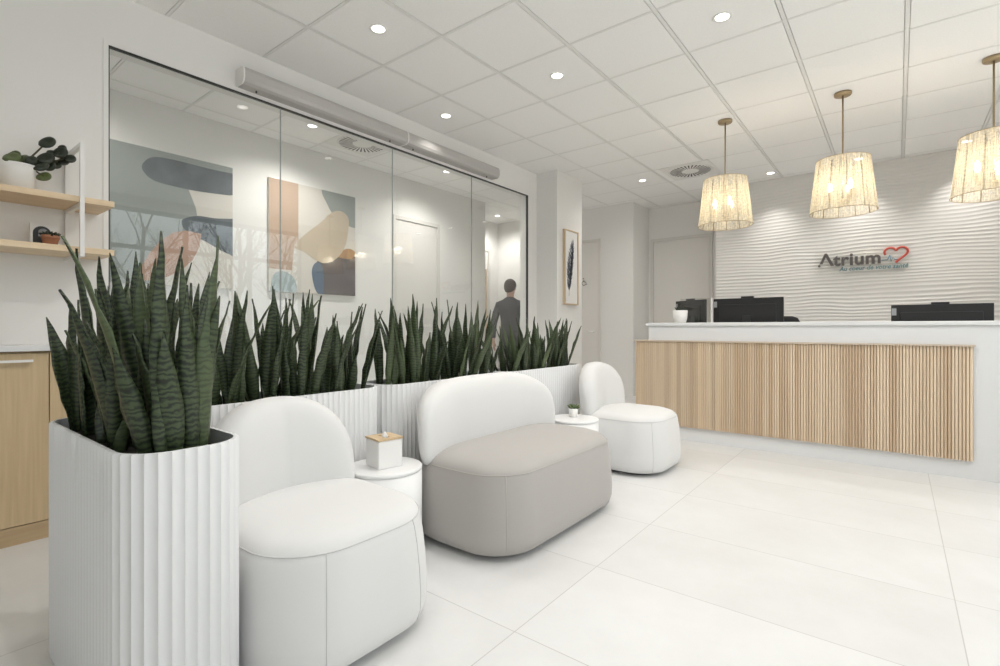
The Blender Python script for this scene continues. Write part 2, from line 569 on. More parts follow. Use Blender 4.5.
# glass partition to the corridor
g = sroot('window_1')
YJ = [0.893, 1.934, 2.989, 4.069, 5.11]
for a, b in zip(YJ[:-1], YJ[1:]):
    MB().box(XG - 0.016, XG - 0.006, a + 0.003, b - 0.003, 0.012, 2.679).build('glass_panel', M['glass'], g)
jm = MB()
for y in YJ[1:-1]:
    jm.box(XG - 0.0155, XG - 0.0065, y - 0.0029, y + 0.0029, 0.012, 2.679)
jm.build('silicone_joint', M['joint'], g)
fm = MB()
fm.box(XG - 0.022, XG + 0.001, 0.893, 5.11, 2.680, 2.690)
fm.box(XG - 0.022, XG + 0.001, 0.893, 5.11, 0.0, 0.012)
fm.box(XG - 0.022, XG + 0.001, 0.893, 0.899, 0.012, 2.680)
fm.box(XG - 0.022, XG + 0.001, 5.094, 5.11, 0.012, 2.680)
fm.build('frame', M['black'], g)
tr = MB()
tr.box(XG, XG + 0.004, 0.868, 0.893, 0, 2.72)
tr.box(XG, XG + 0.004, 0.893, 5.13, 2.69, 2.72)
struct(tr.build('trim_1', M['wall']))

# window wall beside the camera (seen reflected in the glass)
WY = [-1.9, -0.9, 0.15, 1.2, 2.2, 3.2, 4.2, 5.15]
wr = MB()
wr.box(XR, XR + 0.15, YB, WY[0], 0, H)
wr.box(XR, XR + 0.15, WY[-1], 7.40, 0, H)
wr.box(XR, XR + 0.15, WY[0], WY[-1], 2.83, H)
wr.box(XR, XR + 0.15, WY[0], WY[-1], 0, 0.85)  # unseen wall under the windows, raised to cut daylight on the floor
struct(wr.build('wall_right', M['wall']))
w2 = sroot('window_2')
wf = MB()
for y in WY:
    wf.box(XR + 0.03, XR + 0.10, y - 0.03, y + 0.03, 0.85, 2.83)
for z in (0.88, 2.25, 2.80):
    wf.box(XR + 0.035, XR + 0.095, WY[0], WY[-1], z - 0.03, z + 0.03)
wf.build('window_frame', M['win_frame'], w2)
for a, b in zip(WY[:-1], WY[1:]):
    MB().box(XR + 0.06, XR + 0.066, a + 0.03, b - 0.03, 0.91, 2.22).build('pane', M['pane'], w2)
    MB().box(XR + 0.06, XR + 0.066, a + 0.03, b - 0.03, 2.28, 2.77).build('pane', M['pane'], w2)

# doors
def door(name, fn, w, frame=0.055):
    """fn(a, b, d): along the wall, up, out of the wall"""
    r = sroot(name)
    def bx(mb, a0, a1, b0, b1, d0, d1):
        p, q = fn(a0, b0, d0), fn(a1, b1, d1)
        lo = [min(p[i], q[i]) for i in range(3)]
        hi = [max(p[i], q[i]) for i in range(3)]
        mb.box(lo[0], hi[0], lo[1], hi[1], lo[2], hi[2])
    l = MB(); bx(l, 0, w, 0.005, 2.44, -0.03, 0.006)
    l.build('door_leaf', M['door'], r)
    f = MB()
    bx(f, -frame, -0.006, 0, 2.44 + frame, -0.03, 0.022)
    bx(f, w + 0.006, w + frame, 0, 2.44 + frame, -0.03, 0.022)
    bx(f, -0.006, w + 0.006, 2.446, 2.44 + frame, -0.03, 0.022)
    f.build('door_frame', M['door_frame'], r, bev=0.003)
    h = MB()
    hx = w - 0.07
    p0, p1, p2 = fn(hx, 1.0, 0.0), fn(hx, 1.0, 0.05), fn(hx - 0.11, 1.0, 0.05)
    h.tube([p0, p1], 0.011); h.tube([p1, p2], 0.009)
    h.build('door_handle', M['white_metal'], r)
    return r
door('door_1', lambda a, b, d: (-3.106 + a, 8.0 - d, b), 0.856)
d2 = door('door_2', lambda a, b, d: (-4.66 + a, 7.39 - d, b), 0.86)
door('door_3', lambda a, b, d: (XC + d, 4.24 + a, b), 0.72)
door('door_4', lambda a, b, d: (-5.86 + d, 6.28 + a, b), 0.80)
# wheelchair symbol on door_2
sy = MB()
cx, cz, yy = -4.045, 1.81, 7.382
sy.tube([(cx - 0.008 + 0.034 * cos(a), yy, cz - 0.02 + 0.034 * sin(a)) for a in [radians(80 + 24 * i) for i in range(12)]], 0.0055, 6)
sy.tube([(cx - 0.012, yy, cz + 0.04), (cx - 0.008, yy, cz + 0.0), (cx + 0.026, yy, cz - 0.002), (cx + 0.04, yy, cz - 0.042), (cx + 0.052, yy, cz - 0.038)], 0.0062, 6)
sy.lathe([(0.0, -0.011), (0.008, -0.008), (0.011, 0), (0.008, 0.008), (0.0, 0.011)], 12, (cx - 0.014, yy, cz + 0.058), cap0=False, cap1=False)
sy.tube([(cx - 0.009, yy, cz + 0.018), (cx + 0.018, yy, cz + 0.016)], 0.005, 6)
sy.build('wheelchair_symbol', M['symbol'], d2)['label'] = 'small grey wheelchair symbol'
# narrow pale strip at the end of the corridor wall
struct(MB().box(XC - 0.03, XC + 0.012, 6.02, 6.045, 0, 1.97).build('trim_2', M['shelf_wood']))

# ------------------------------------------------------------------ planters and snake plants
def make_planter(L, D, label, loc, rz):
    root = thing('fluted_planter', label, 'planter', loc, rz, 'white fluted planters around the seats')
    hh, r = 0.751, 0.115
    base = rrect(L / 2, D / 2, r, 24, 0.0, 40)
    # resample outline evenly
    P = base + [base[0]]
    cum = [0.0]
    for a, b in zip(P[:-1], P[1:]):
        cum.append(cum[-1] + math.hypot(b[0] - a[0], b[1] - a[1]))
    tot = cum[-1]
    nfl = round(tot / 0.0285)
    ns = nfl * 10
    ring = []
    j = 0
    for k in range(ns):
        s = tot * k / ns
        while cum[j + 1] < s:
            j += 1
        t = (s - cum[j]) / max(1e-9, cum[j + 1] - cum[j])
        x = P[j][0] + (P[j + 1][0] - P[j][0]) * t
        y = P[j][1] + (P[j + 1][1] - P[j][1]) * t
        dx, dy = P[j + 1][0] - P[j][0], P[j + 1][1] - P[j][1]
        l = math.hypot(dx, dy)
        ph = (k % 10) / 10.0
        off = -0.0062 * abs(sin(pi * ph)) ** 0.8
        ring.append((x, y, dy / l, -dx / l, off))
    def rg(z, ins, k=1.0):
        return [(x + nx * (o * k - ins), y + ny * (o * k - ins), z) for x, y, nx, ny, o in ring]
    b = MB()
    b.loft([rg(0.0, 0.004), rg(0.006, 0.0), rg(hh - 0.004, 0.0), rg(hh, 0.003), rg(hh, 0.015, 0.0), rg(hh - 0.06, 0.015, 0.0)], True, False, 0, True)
    o = b.build('planter_body', M['planter'], root)
    md = o.modifiers.new('edges', 'EDGE_SPLIT')
    md.split_angle = radians(38)
    s = MB()
    inner = rrect(L / 2 - 0.0155, D / 2 - 0.0155, r - 0.0155, 24, 0, 8)
    rings = []
    for sc, z in ((1.0, 0.69), (1.0, 0.705), (0.6, 0.715), (0.2, 0.718)):
        rings.append([(x * sc, y * sc, z + 0.004 * noise.noise(Vector((x * 30, y * 30, sc)))) for x, y in inner])
    s.loft(rings, True, True, 0, True)
    s.build('soil', M['soil'], root)
    return root

leaf_seed = [0]
def add_leaf(mb, base, length, width, azim, lean, curl, twist, rng):
    """one upright sword shaped blade"""
    leaf_seed[0] += 1
    ns, nc = 10, 5
    out = Vector((cos(azim), sin(azim), 0))
    side0 = Vector((-sin(azim), cos(azim), 0))
    p = Vector(base)
    ang = lean
    rings, uvs = [], []
    wob = rng.uniform(-0.10, 0.10)
    for i in range(ns + 1):
        t = i / ns
        d = out * sin(ang) + Vector((0, 0, 1)) * cos(ang)
        d = (d + side0 * wob * sin(t * 3.0)).normalized()
        w = width * (0.42 + 0.58 * sin(min(1.0, t / 0.45) * pi / 2)) if t < 0.45 else width * max(0.012, (1 - ((t - 0.45) / 0.55) ** 1.55))
        nrm0 = d.cross(side0).normalized()
        tw = twist * t
        side = side0 * cos(tw) + nrm0 * sin(tw)
        nrm = d.cross(side).normalized()
        cup = 0.30 * (1 - 0.6 * t)
        ring = []
        for k in range(nc):
            s = (k / (nc - 1) - 0.5)
            edge = 0.004 * sin(t * 23 + k * 3 + leaf_seed[0]) if k in (0, nc - 1) else 0
            q = p + side * (s * w * 1.0) + nrm * (cup * w * (4 * s * s - 0.5) + edge)
            ring.append(tuple(q))
            uvs.append((leaf_seed[0] + 0.3 + 0.06 * s / 0.05 * w * 0.8, t * length * 1.0 + (leaf_seed[0] * 0.137) % 1.0))
        rings.append(ring)
        p = p + d * (length / ns)
        ang += curl / ns
    mb.loft(rings, False, False, 0, True, closed=False, uvs=uvs)

def snake_plants(center, L, D, rz, label, group, count, rng, hmin, hmax, per=6, edge_lean=0.22):
    cr, sr = cos(rz), sin(rz)
    for k in range(count):
        a = -L / 2 + L * (k + 0.5) / count
        mb = MB()
        bx0 = center[0] + cr * a
        by0 = center[1] + sr * a
        for q in range(per):
            la = rng.uniform(-0.5, 0.5) * L / count
            lb = rng.uniform(-0.5, 0.5) * (D - 0.06)
            x = cr * la - sr * lb
            y = sr * la + cr * lb
            gl = (a + la) / (L / 2)
            ga = lb / (D / 2)
            az = math.atan2(ga * cr + gl * sr * 0.9 + rng.uniform(-.6, .6), -ga * sr + gl * cr * 0.9 + rng.uniform(-.6, .6))
            lean = rng.uniform(0.0, 0.22) + edge_lean * max(abs(gl) ** 3, abs(ga)) * rng.uniform(0.1, 1.0)
            ln = (hmin + (hmax - hmin) * rng.random() ** 0.8) * (1 - 0.28 * max(0.0, -gl - 0.45))
            if gl < -0.45 and edge_lean < 0.15:
                lean *= 0.35
            add_leaf(mb, (x, y, -0.02), ln, rng.uniform(0.044, 0.072) * (0.70 + 0.5 * ln), az + rng.uniform(-1.2, 1.2), lean, rng.uniform(-0.15, 0.28), rng.uniform(-1.1, 1.1), rng)
        o = mb.build('snake_plant', M['leaf'], None, (bx0, by0, 0.715), solid=0.0035, recalc=False)
        tag(o, label, 'plant', group)

PL = [  # centre, length, depth, rotation
    ((-1.818, 0.527), 0.845, 0.30, 0.0),
    ((-2.25, 1.205), 1.0, 0.31, pi / 2),
    ((-2.25, 2.24), 1.03, 0.31, pi / 2),
    ((-2.25, 3.30), 1.06, 0.31, pi / 2),
]
plab = ['white fluted planter nearest the camera, beside the front armchair',
        'white fluted planter behind the front armchair',
        'white fluted planter behind the loveseat',
        'white fluted planter reaching to the small far armchair']
slab = ['snake plant with tall dark banded leaves in the nearest planter',
        'snake plant with dark banded leaves in the planter behind the front armchair',
        'snake plant with dark pointed leaves in the planter behind the loveseat',
        'snake plant with dark pointed leaves in the last planter before the pillar']
for i, (c, L, D, rz) in enumerate(PL):
    make_planter(L, D, plab[i], (c[0], c[1], 0), rz)
    rng = random.Random((47, 41, 42, 43)[i])
    snake_plants(c, L - 0.12, D - 0.06, rz, slab[i], ['snake plants in the nearest planter', 'snake plants behind the front armchair', 'snake plants behind the loveseat', 'snake plants in the last planter'][i],
                 6, rng, (0.24, 0.22, 0.22, 0.20)[i], (0.62, 0.56, 0.57, 0.47)[i], per=(14, 11, 10, 12)[i], edge_lean=(0.10, 0.24, 0.24, 0.42)[i])

# ------------------------------------------------------------------ upholstered seats
def make_seat(name, label, cat, loc, W, Dp, seat_mat, back_mat, seam_mat, bseam, p_arch, group=None, rz=0.0, wrap=0.16, seam_a=45):
    """local +x is the front, y across"""
    root = thing(name, label, cat, loc, rz, group)
    hx, hy, r = Dp / 2, W / 2, 0.215
    prof = [(0.022, 0.060), (0.026, 0.030), (0.040, 0.012), (0.075, 0.002), (0.13, 0.0), (0.22, 0.004), (0.31, 0.012), (0.365, 0.020),
            (0.388, 0.026), (0.405, 0.036), (0.420, 0.054), (0.431, 0.085), (0.438, 0.13), (0.443, 0.19), (0.446, 0.26)]
    def ring(z, ins):
        return [(x, y, z) for x, y in rrect(hx - ins, hy - ins, max(0.05, r - 0.6 * ins), 12, 0.028, 8)]
    b = MB()
    b.loft([ring(z, i) for z, i in prof], True, True, 0, True)
    b.build('seat', seat_mat, root)
    f = MB()
    f.loft([[(x, y, z) for x, y in rrect(hx - 0.085, hy - 0.085, 0.16, 8)] for z in (0.0, 0.0235)], True, True, 0, False)
    f.build('shadow_gap_plinth', M['dark_foot'], root)  # dark inset plinth standing in for the shadow gap under the seat
    # stitched seam round the rim and down the near front corner
    s = MB()
    s.tube([(x, y, 0.3885) for x, y in rrect(hx - 0.0255, hy - 0.0255, r - 0.016, 12, 0.028, 8)], 0.0022, 6, closed=True)
    for sg in (-1, 1):
        path = []
        for z, ins in prof[2:9]:
            rr = max(0.05, r - 0.6 * ins)
            a = radians(sg * seam_a)
            x, y = hx - ins - rr + rr * cos(a), sg * (hy - ins - rr) + rr * sin(a)
            k = 1 + 0.028 * (1 - (y / (hy - ins)) ** 2), 1 + 0.028 * (1 - (x / (hx - ins)) ** 2)
            path.append((x * k[0], y * k[1], z))
        s.tube(path, 0.0018, 6)
    s.build('seam', seam_mat, root)
    # backrest cushion
    nu, nr = 40, 20
    hw = hy + bseam
    zc, ztop, zbot = 0.46, 0.780, 0.345
    rings = []
    for i in range(nu + 1):
        u = -cos(pi * i / nu)
        au = min(1.0, abs(u))
        up = max(0.0, 1 - au ** p_arch) ** (1 / p_arch)
        dn = max(0.0, 1 - au ** 4.5) ** (1 / 4.5)
        th = 0.082 * max(0.0, 1 - au ** 5) ** 0.5 + 0.0008
        zt, zb = zc + (ztop - zc) * up + 0.001, zc - (zc - zbot) * dn - 0.001
        zm, hh = (zt + zb) / 2, (zt - zb) / 2
        edge = max(0.0, (abs(u) * hw - (hw - 0.34)) / 0.34)
        xc = -hx + 0.068 + wrap * edge ** 2.0
        sl = wrap * 2 * edge / 0.34 * (1 if u > 0 else -1)
        nl = sqrt(1 + sl * sl)
        rg = []
        for k in range(nr):
            a = 2 * pi * k / nr
            ca, sa = cos(a), sin(a)
            e = 2 / 3.0
            tx = th * (abs(ca) ** e) * (1 if ca > 0 else -1)
            tz = hh * (abs(sa) ** e) * (1 if sa > 0 else -1)
            lean = -0.03 * max(0, (zm + tz - 0.42)) / 0.36
            rg.append((xc + tx / nl + lean, u * hw - tx * sl / nl, zm + tz))
        rings.append(rg)
    k = MB()
    k.loft(rings, True, True, 0, True)
    k.build('backrest', back_mat, root)
    return root

SG = 'curved upholstered seats along the planters'
make_seat('armchair', 'large white upholstered armchair with rounded back nearest the camera, beside the tall planter', 'armchair', (-1.645, 1.025, 0), 0.65, 0.70, M['fabric_white'], M['fabric_white'], M['seam_white'], -0.028, 2.4, SG, wrap=0.09, seam_a=20)
make_seat('loveseat', 'wide two-seat loveseat with taupe base and white rounded back', 'sofa', (-1.65, 2.298, 0), 1.165, 0.68, M['fabric_beige'], M['fabric_white'], M['seam_beige'], 0.008, 3.3, SG, wrap=0.12, seam_a=42)
make_seat('armchair', 'small white armchair beyond the loveseat, in front of the slatted desk', 'armchair', (-1.635, 3.70, 0), 0.67, 0.68, M['fabric_white'], M['fabric_white'], M['seam_white'], -0.028, 2.4, SG, wrap=0.09, seam_a=40)

# side tables
def make_table(label, loc):
    root = thing('side_table', label, 'side table', loc, 0, 'round white side tables')
    b = MB()
    b.lathe([(0.150, 0.0), (0.150, 0.018), (0.169, 0.0185), (0.171, 0.03), (0.171, 0.392)], 48)
    b.build('drum_base', M['table'], root)
    t = MB()
    t.lathe([(0.165, 0.3925), (0.170, 0.395), (0.172, 0.399), (0.172, 0.408), (0.169, 0.4115), (0.160, 0.412)], 48)
    t.build('table_top', M['table'], root)
    return root
make_table('round white drum side table between the front armchair and the loveseat', (-1.885, 1.525, 0))
make_table('round white drum side table between the loveseat and the far armchair', (-1.815, 3.165, 0))

# tissue box
t = thing('tissue_box', 'square white tissue box with bamboo lid on the near side table', 'tissue box', (-1.888, 1.522, 0.412), radians(-10))
MB().box(-0.062, 0.062, -0.062, 0.062, 0, 0.128).build('box_body', M['ceramic'], t, bev=0.006, seg=3)
l = MB()
l.box(-0.064, 0.064, -0.064, -0.014, 0.1285, 0.137); l.box(-0.064, 0.064, 0.014, 0.064, 0.1285, 0.137)
l.box(-0.064, -0.036, -0.014, 0.014, 0.1285, 0.137); l.box(0.036, 0.064, -0.014, 0.014, 0.1285, 0.137)
l.build('lid', M['bamboo'], t)['label'] = 'pale bamboo lid'
ts = MB()
rg = []
for z, sx, sy in ((0.125, 0.026, 0.008), (0.138, 0.024, 0.009), (0.147, 0.013, 0.006), (0.157, 0.002, 0.002)):
    rg.append([(sx * cos(a) * (1 + 0.25 * sin(3 * a + z * 90)) + (z - 0.125) * 0.2, sy * sin(a) * (1 + 0.3 * cos(4 * a)), z + 0.004 * sin(5 * a)) for a in [2 * pi * i / 18 for i in range(18)]])
ts.loft(rg)
ts.build('tissue', M['tissue'], t)

# succulent in grey-white pot
def rosette(mb, c, n, r, h, rng, mat=0, up=0.6, w=0.012):
    for i in range(n):
        a = 2 * pi * i * 0.382
        el = up + 0.7 * (i / n)
        L = r * (1.15 - 0.35 * i / n)
        d = Vector((cos(a) * cos(el), sin(a) * cos(el), sin(el)))
        p = [Vector(c) + d * (L * t) + Vector((0, 0, h * 0.25 * t * t)) for t in (0, 0.3, 0.65, 0.9, 1.0)]
        mb.tube(p, [w * 0.5, w, w * 0.9, w * 0.45, w * 0.08], 7, mat)
s = thing('potted_succulent', 'tiny green succulent in a small grey-white pot on the far side table', 'succulent', (-1.845, 3.205, 0.412))
pm = MB()
pm.lathe([(0.026, 0), (0.029, 0.002), (0.036, 0.062), (0.033, 0.062), (0.031, 0.052)], 24)
pm.build('pot', M['ceramic'], s)
rm = MB(); rosette(rm, (0, 0, 0.05), 18, 0.05, 0.03, random.Random(2), 0, 0.35, 0.0085)
rm.build('leaves', M['succulent'], s)

# ------------------------------------------------------------------ reception desk
dk = thing('reception_desk', 'long white reception desk with vertical oak slat front', 'desk', (-0.2, 4.80, 0))
def D(mb, x0, x1, y0, y1, z0, z1, mat=0):
    return mb.box(x0 + 0.2, x1 + 0.2, y0 - 4.80, y1 - 4.80, z0, z1, mat)
XE = 1.38
D(MB(), -1.92, XE, 4.80, 4.86, 0, 1.074).build('front_panel', M['desk_white'], dk)
D(MB(), -1.945, XE + 0.02, 4.782, 5.06, 1.0745, 1.105).build('counter_top', M['desk_white'], dk, bev=0.004)
sl = MB()
D(sl, -2.045, 0.414, 4.783, 4.7995, 0.13, 0.925, 1)
D(sl, -2.045, -1.9205, 4.7995, 5.45, 0.13, 0.925, 1)
D(sl, -2.052, 0.424, 4.758, 4.7998, 0.9255, 0.938, 2)
D(sl, -2.052, -1.9205, 4.7998, 5.45, 0.9255, 0.938, 2)
ns = 128
for i in range(ns):
    x = -2.045 + 0.0192 * i + 0.0105 + 0.2
    rings = []
    for z in (0.13, 0.925):
        rings.append([(x - 0.0078, -0.017, z), (x - 0.0078, -0.024, z), (x - 0.0062, -0.0275, z), (x - 0.003, -0.029, z), (x + 0.003, -0.029, z), (x + 0.0062, -0.0275, z), (x + 0.0078, -0.024, z), (x + 0.0078, -0.017, z)])
    sl.loft(rings, True, True, 0, False)
sl.build('slat_panel', [M['slat'], M['slat_back'], M['ledge']], dk)['label'] = 'vertical oak slat front'
D(MB(), -1.92, -1.87, 4.8605, 5.62, 0, 0.72).build('end_panel', M['desk_white'], dk)
D(MB(), XE - 0.05, XE, 4.8605, 5.62, 0, 0.72).build('end_panel', M['desk_white'], dk)
D(MB(), -1.92, XE, 4.8605, 5.66, 0.7205, 0.75).build('work_surface', M['desk_white'], dk, bev=0.003)

def make_monitor(label, loc, rz, top, w, h):
    """screen faces local +y; base on the work surface"""
    root = thing('monitor', label, 'monitor', loc, rz, 'computer monitors behind the reception counter')
    z1 = top - loc[2]
    z0 = z1 - h
    p = MB()
    p.box(-w / 2, w / 2, -0.012, 0.012, z0, z1)
    p.box(-w / 2 + 0.06, w / 2 - 0.06, -0.03, -0.012, z0 + 0.05, z1 - 0.06)
    p.build('housing', M['plastic_black'], root, bev=0.004)
    MB().box(-w / 2 + 0.008, w / 2 - 0.008, 0.0122, 0.0145, z0 + 0.02, z1 - 0.008).build('screen', M['screen'], root)
    s = MB()
    s.box(-0.035, 0.035, -0.052, -0.0305, 0.012, z0 + h * 0.55)
    s.build('stand_neck', M['plastic_dark'], root, bev=0.005)
    b = MB()
    b.loft([[(x, y - 0.04, z) for x, y in rrect(0.12, 0.09, 0.03, 5)] for z in (0.0, 0.0115)], True, True, 0, False)
    b.build('stand_base', M['plastic_dark'], root)
    c = MB(); c.box(-0.055, 0.055, -0.018, 0.012, z1 + 0.0005, z1 + 0.016)
    c.build('webcam', M['plastic_black'], root, bev=0.003)
    st = MB(); st.box(-w / 2 + 0.004, -w / 2 + 0.034, -0.0135, -0.0121, z1 - 0.085, z1 - 0.028)
    st.build('sticker', M['sticker'], root)
    return root
make_monitor('black monitor seen from behind in the middle of the desk, beside the office chair', (-1.125, 5.25, 0.75), radians(2), 1.342, 0.61, 0.37)
make_monitor('black monitor turned at an angle behind the white counter pot', (-1.665, 5.275, 0.75), radians(-34), 1.338, 0.45, 0.36)
make_monitor('black low monitor alone at the far end of the desk, below the heart emblem', (0.262, 5.22, 0.75), 0, 1.242, 0.605, 0.37)

ac = thing('acrylic_screen', 'small clear acrylic screen standing on the counter behind the white pot', 'screen', (-1.63, 4.99, 1.105))
MB().box(-0.045, 0.243, -0.004, 0.004, 0, 0.235).build('sheet', M['acrylic'], ac)
MB().box(0.2435, 0.258, -0.008, 0.008, 0, 0.235).build('edge_strip', M['acrylic_edge'], ac)

cp = thing('counter_pot', 'white pot with a low dark plant on the left end of the counter', 'potted plant', (-1.645, 4.90, 1.105))
q = MB()
q.lathe([(0.045, 0), (0.052, 0.004), (0.064, 0.05), (0.069, 0.118), (0.064, 0.12), (0.060, 0.105)], 32)
q.build('pot', M['ceramic'], cp)
q = MB(); rosette(q, (0, 0, 0.105), 16, 0.06, 0.03, random.Random(5), 0, 0.45, 0.010)
q.build('leaves', M['dark_leaf'], cp)

# office chair behind the desk
oc = thing('office_chair', 'black office chair behind the counter, its back just showing beside the monitor', 'chair', (-1.03, 6.02, 0))
b = MB()
for k in range(5):
    a = 2 * pi * k / 5 + 0.3
    b.tube([(0, 0, 0.09), (0.16 * cos(a), 0.16 * sin(a), 0.085), (0.30 * cos(a), 0.30 * sin(a), 0.065)], [0.03, 0.022, 0.014], 8)
b.build('star_base', M['plastic_dark'], oc)
for k in range(5):
    a = 2 * pi * k / 5 + 0.3
    w = MB()
    c = Vector((0.30 * cos(a), 0.30 * sin(a), 0.0275)); tn = Vector((-sin(a), cos(a), 0))
    w.tube([c - tn * 0.02, c + tn * 0.02], 0.0272, 16)
    w.build('caster', M['plastic_black'], oc)
MB().tube([(0, 0, 0.08), (0, 0, 0.45)], 0.025, 12).build('gas_column', M['plastic_dark'], oc)
b = MB()
b.loft([[(x, y, z) for x, y in rrect(0.24 - i, 0.24 - i, 0.1, 6)] for z, i in ((0.45, 0.03), (0.465, 0.005), (0.50, 0.0), (0.52, 0.02), (0.525, 0.06))])
b.build('seat', M['chair_black'], oc)
b = MB()
rings = []
for z, hw in ((0.60, 0.17), (0.64, 0.20), (0.80, 0.222), (1.0, 0.222), (1.12, 0.205), (1.165, 0.18), (1.185, 0.13)):
    yb = 0.22 + 0.05 * (z - 0.6)
    rings.append([(hw * sx, yb + dy - 0.05 * (1 - sx * sx), z) for sx, dy in [(-1, 0), (-0.6, 0), (0, 0), (0.6, 0), (1, 0), (1, 0.035), (0.6, 0.035), (0, 0.035), (-0.6, 0.035), (-1, 0.035)]])
b.loft(rings)
b.build('backrest', M['chair_black'], oc)
MB().tube([(0, 0.1, 0.47), (0, 0.25, 0.50), (0, 0.265, 0.75)], 0.02, 8).build('back_support', M['plastic_dark'], oc)
for sg in (-1, 1):
    MB().tube([(sg * 0.2, 0.02, 0.47), (sg * 0.27, 0.02, 0.50), (sg * 0.27, 0.02, 0.68), (sg * 0.27, -0.12, 0.70), (sg * 0.27, 0.14, 0.70)], 0.015, 8).build('armrest', M['plastic_dark'], oc)

# ------------------------------------------------------------------ sign on the wave wall
sg = thing('wall_sign', 'clinic name sign with red heart emblem on the wavy wall', 'sign', (-0.35, 7.375, 1.70))
def text_mesh(body, size, offset, shear, spacing, mat, name, x, z, width, ext):
    cu = bpy.data.curves.new(name, 'FONT')
    cu.body = body
    cu.size = size
    cu.offset = offset
    cu.shear = shear
    cu.space_character = spacing
    cu.extrude = ext
    cu.resolution_u = 4
    to = bpy.data.objects.new(name + '_curve', cu)
    COL.objects.link(to)
    dg = bpy.context.evaluated_depsgraph_get()
    me = bpy.data.meshes.new_from_object(to.evaluated_get(dg))
    bpy.data.objects.remove(to)
    bpy.data.curves.remove(cu)
    xs = [v.co.x for v in me.vertices]
    k = width / (max(xs) - min(xs))
    x_min = min(xs)
    for v in me.vertices:
        a, b, c = v.co
        v.co = ((a - x_min) * k + x, -c, b + z)
    me.materials.clear()
    me.materials.append(mat)
    o = bpy.data.objects.new(name, me)
    COL.objects.link(o)
    o.parent = sg
    return o
Y0 = -0.030
# "A" without a bar, a dot at its foot, then "trium"
am = MB()
def fa(a, b, d):
    return (a, Y0 - 0.006 + d, b)
bz, ch = 0.112, 0.155
ax = -0.405
am.prism([(ax, bz + 0.028), (ax + 0.052, bz + ch), (ax + 0.078, bz + ch), (ax + 0.150, bz), (ax + 0.116, bz), (ax + 0.064, bz + ch - 0.042), (ax + 0.031, bz + 0.028)], fa, 0.012)
am.prism([(ax - 0.004 + 0.014 * cos(2 * pi * i / 16), bz + 0.006 + 0.014 * sin(2 * pi * i / 16)) for i in range(16)], fa, 0.012)
am.build('letter_a', M['logo_grey'], sg)
text_mesh('trium', 0.2, 0.006, 0.0, 1.05, M['logo_grey'], 'lettering', ax + 0.138, bz, 0.465, 0.006).location = (0, Y0, 0)
text_mesh('Au coeur de votre sant\u00e9', 0.072, 0.0012, 0.25, 1.0, M['logo_teal'], 'tagline', -0.205, 0.043, 0.655, 0.004).location = (0, Y0, 0)
hm = MB()
def hp(t):   # heart outline
    return (16 * sin(t) ** 3, 13 * cos(t) - 5 * cos(2 * t) - 2 * cos(3 * t) - cos(4 * t))
hcx, hcz, hs = 0.338, 0.205, 0.0066
path = []
for i in range(46):
    t = radians(-105 + 285 * i / 45 - 0)
    if t > radians(178):
        break
    x, z = hp(t)
    path.append((hcx + x * hs, Y0, hcz + z * hs * 0.92))
hm.tube(path, 0.0125, 8)
hm.build('heart', M['logo_red'], sg)
pu = MB()
pu.tube([(hcx - 0.135, Y0, 0.142), (hcx - 0.080, Y0, 0.142), (hcx - 0.066, Y0, 0.172), (hcx - 0.056, Y0, 0.198), (hcx - 0.043, Y0, 0.122), (hcx - 0.026, Y0, 0.168), (hcx - 0.012, Y0, 0.142), (hcx + 0.018, Y0, 0.142)], 0.0065, 8)
pu.build('pulse_line', M['logo_blue'], sg)
sp = MB()
for x, z in ((-0.40, 0.16), (-0.2, 0.16), (-0.05, 0.16), (0.1, 0.16), (0.3, 0.20), (0.42, 0.20), (-0.15, 0.06), (0.4, 0.06)):
    sp = MB(); sp.tube([(x, Y0 + 0.0185, z), (x, Y0 + 0.052, z)], 0.004, 6)
    sp.build('standoff', M['acrylic_edge'], sg)
MB().box(-0.45, 0.47, Y0 + 0.0135, Y0 + 0.0185, 0.02, 0.30).build('clear_backing', glass_mat('sign_acrylic', (0.985, 0.985, 0.98), 0.02), sg)

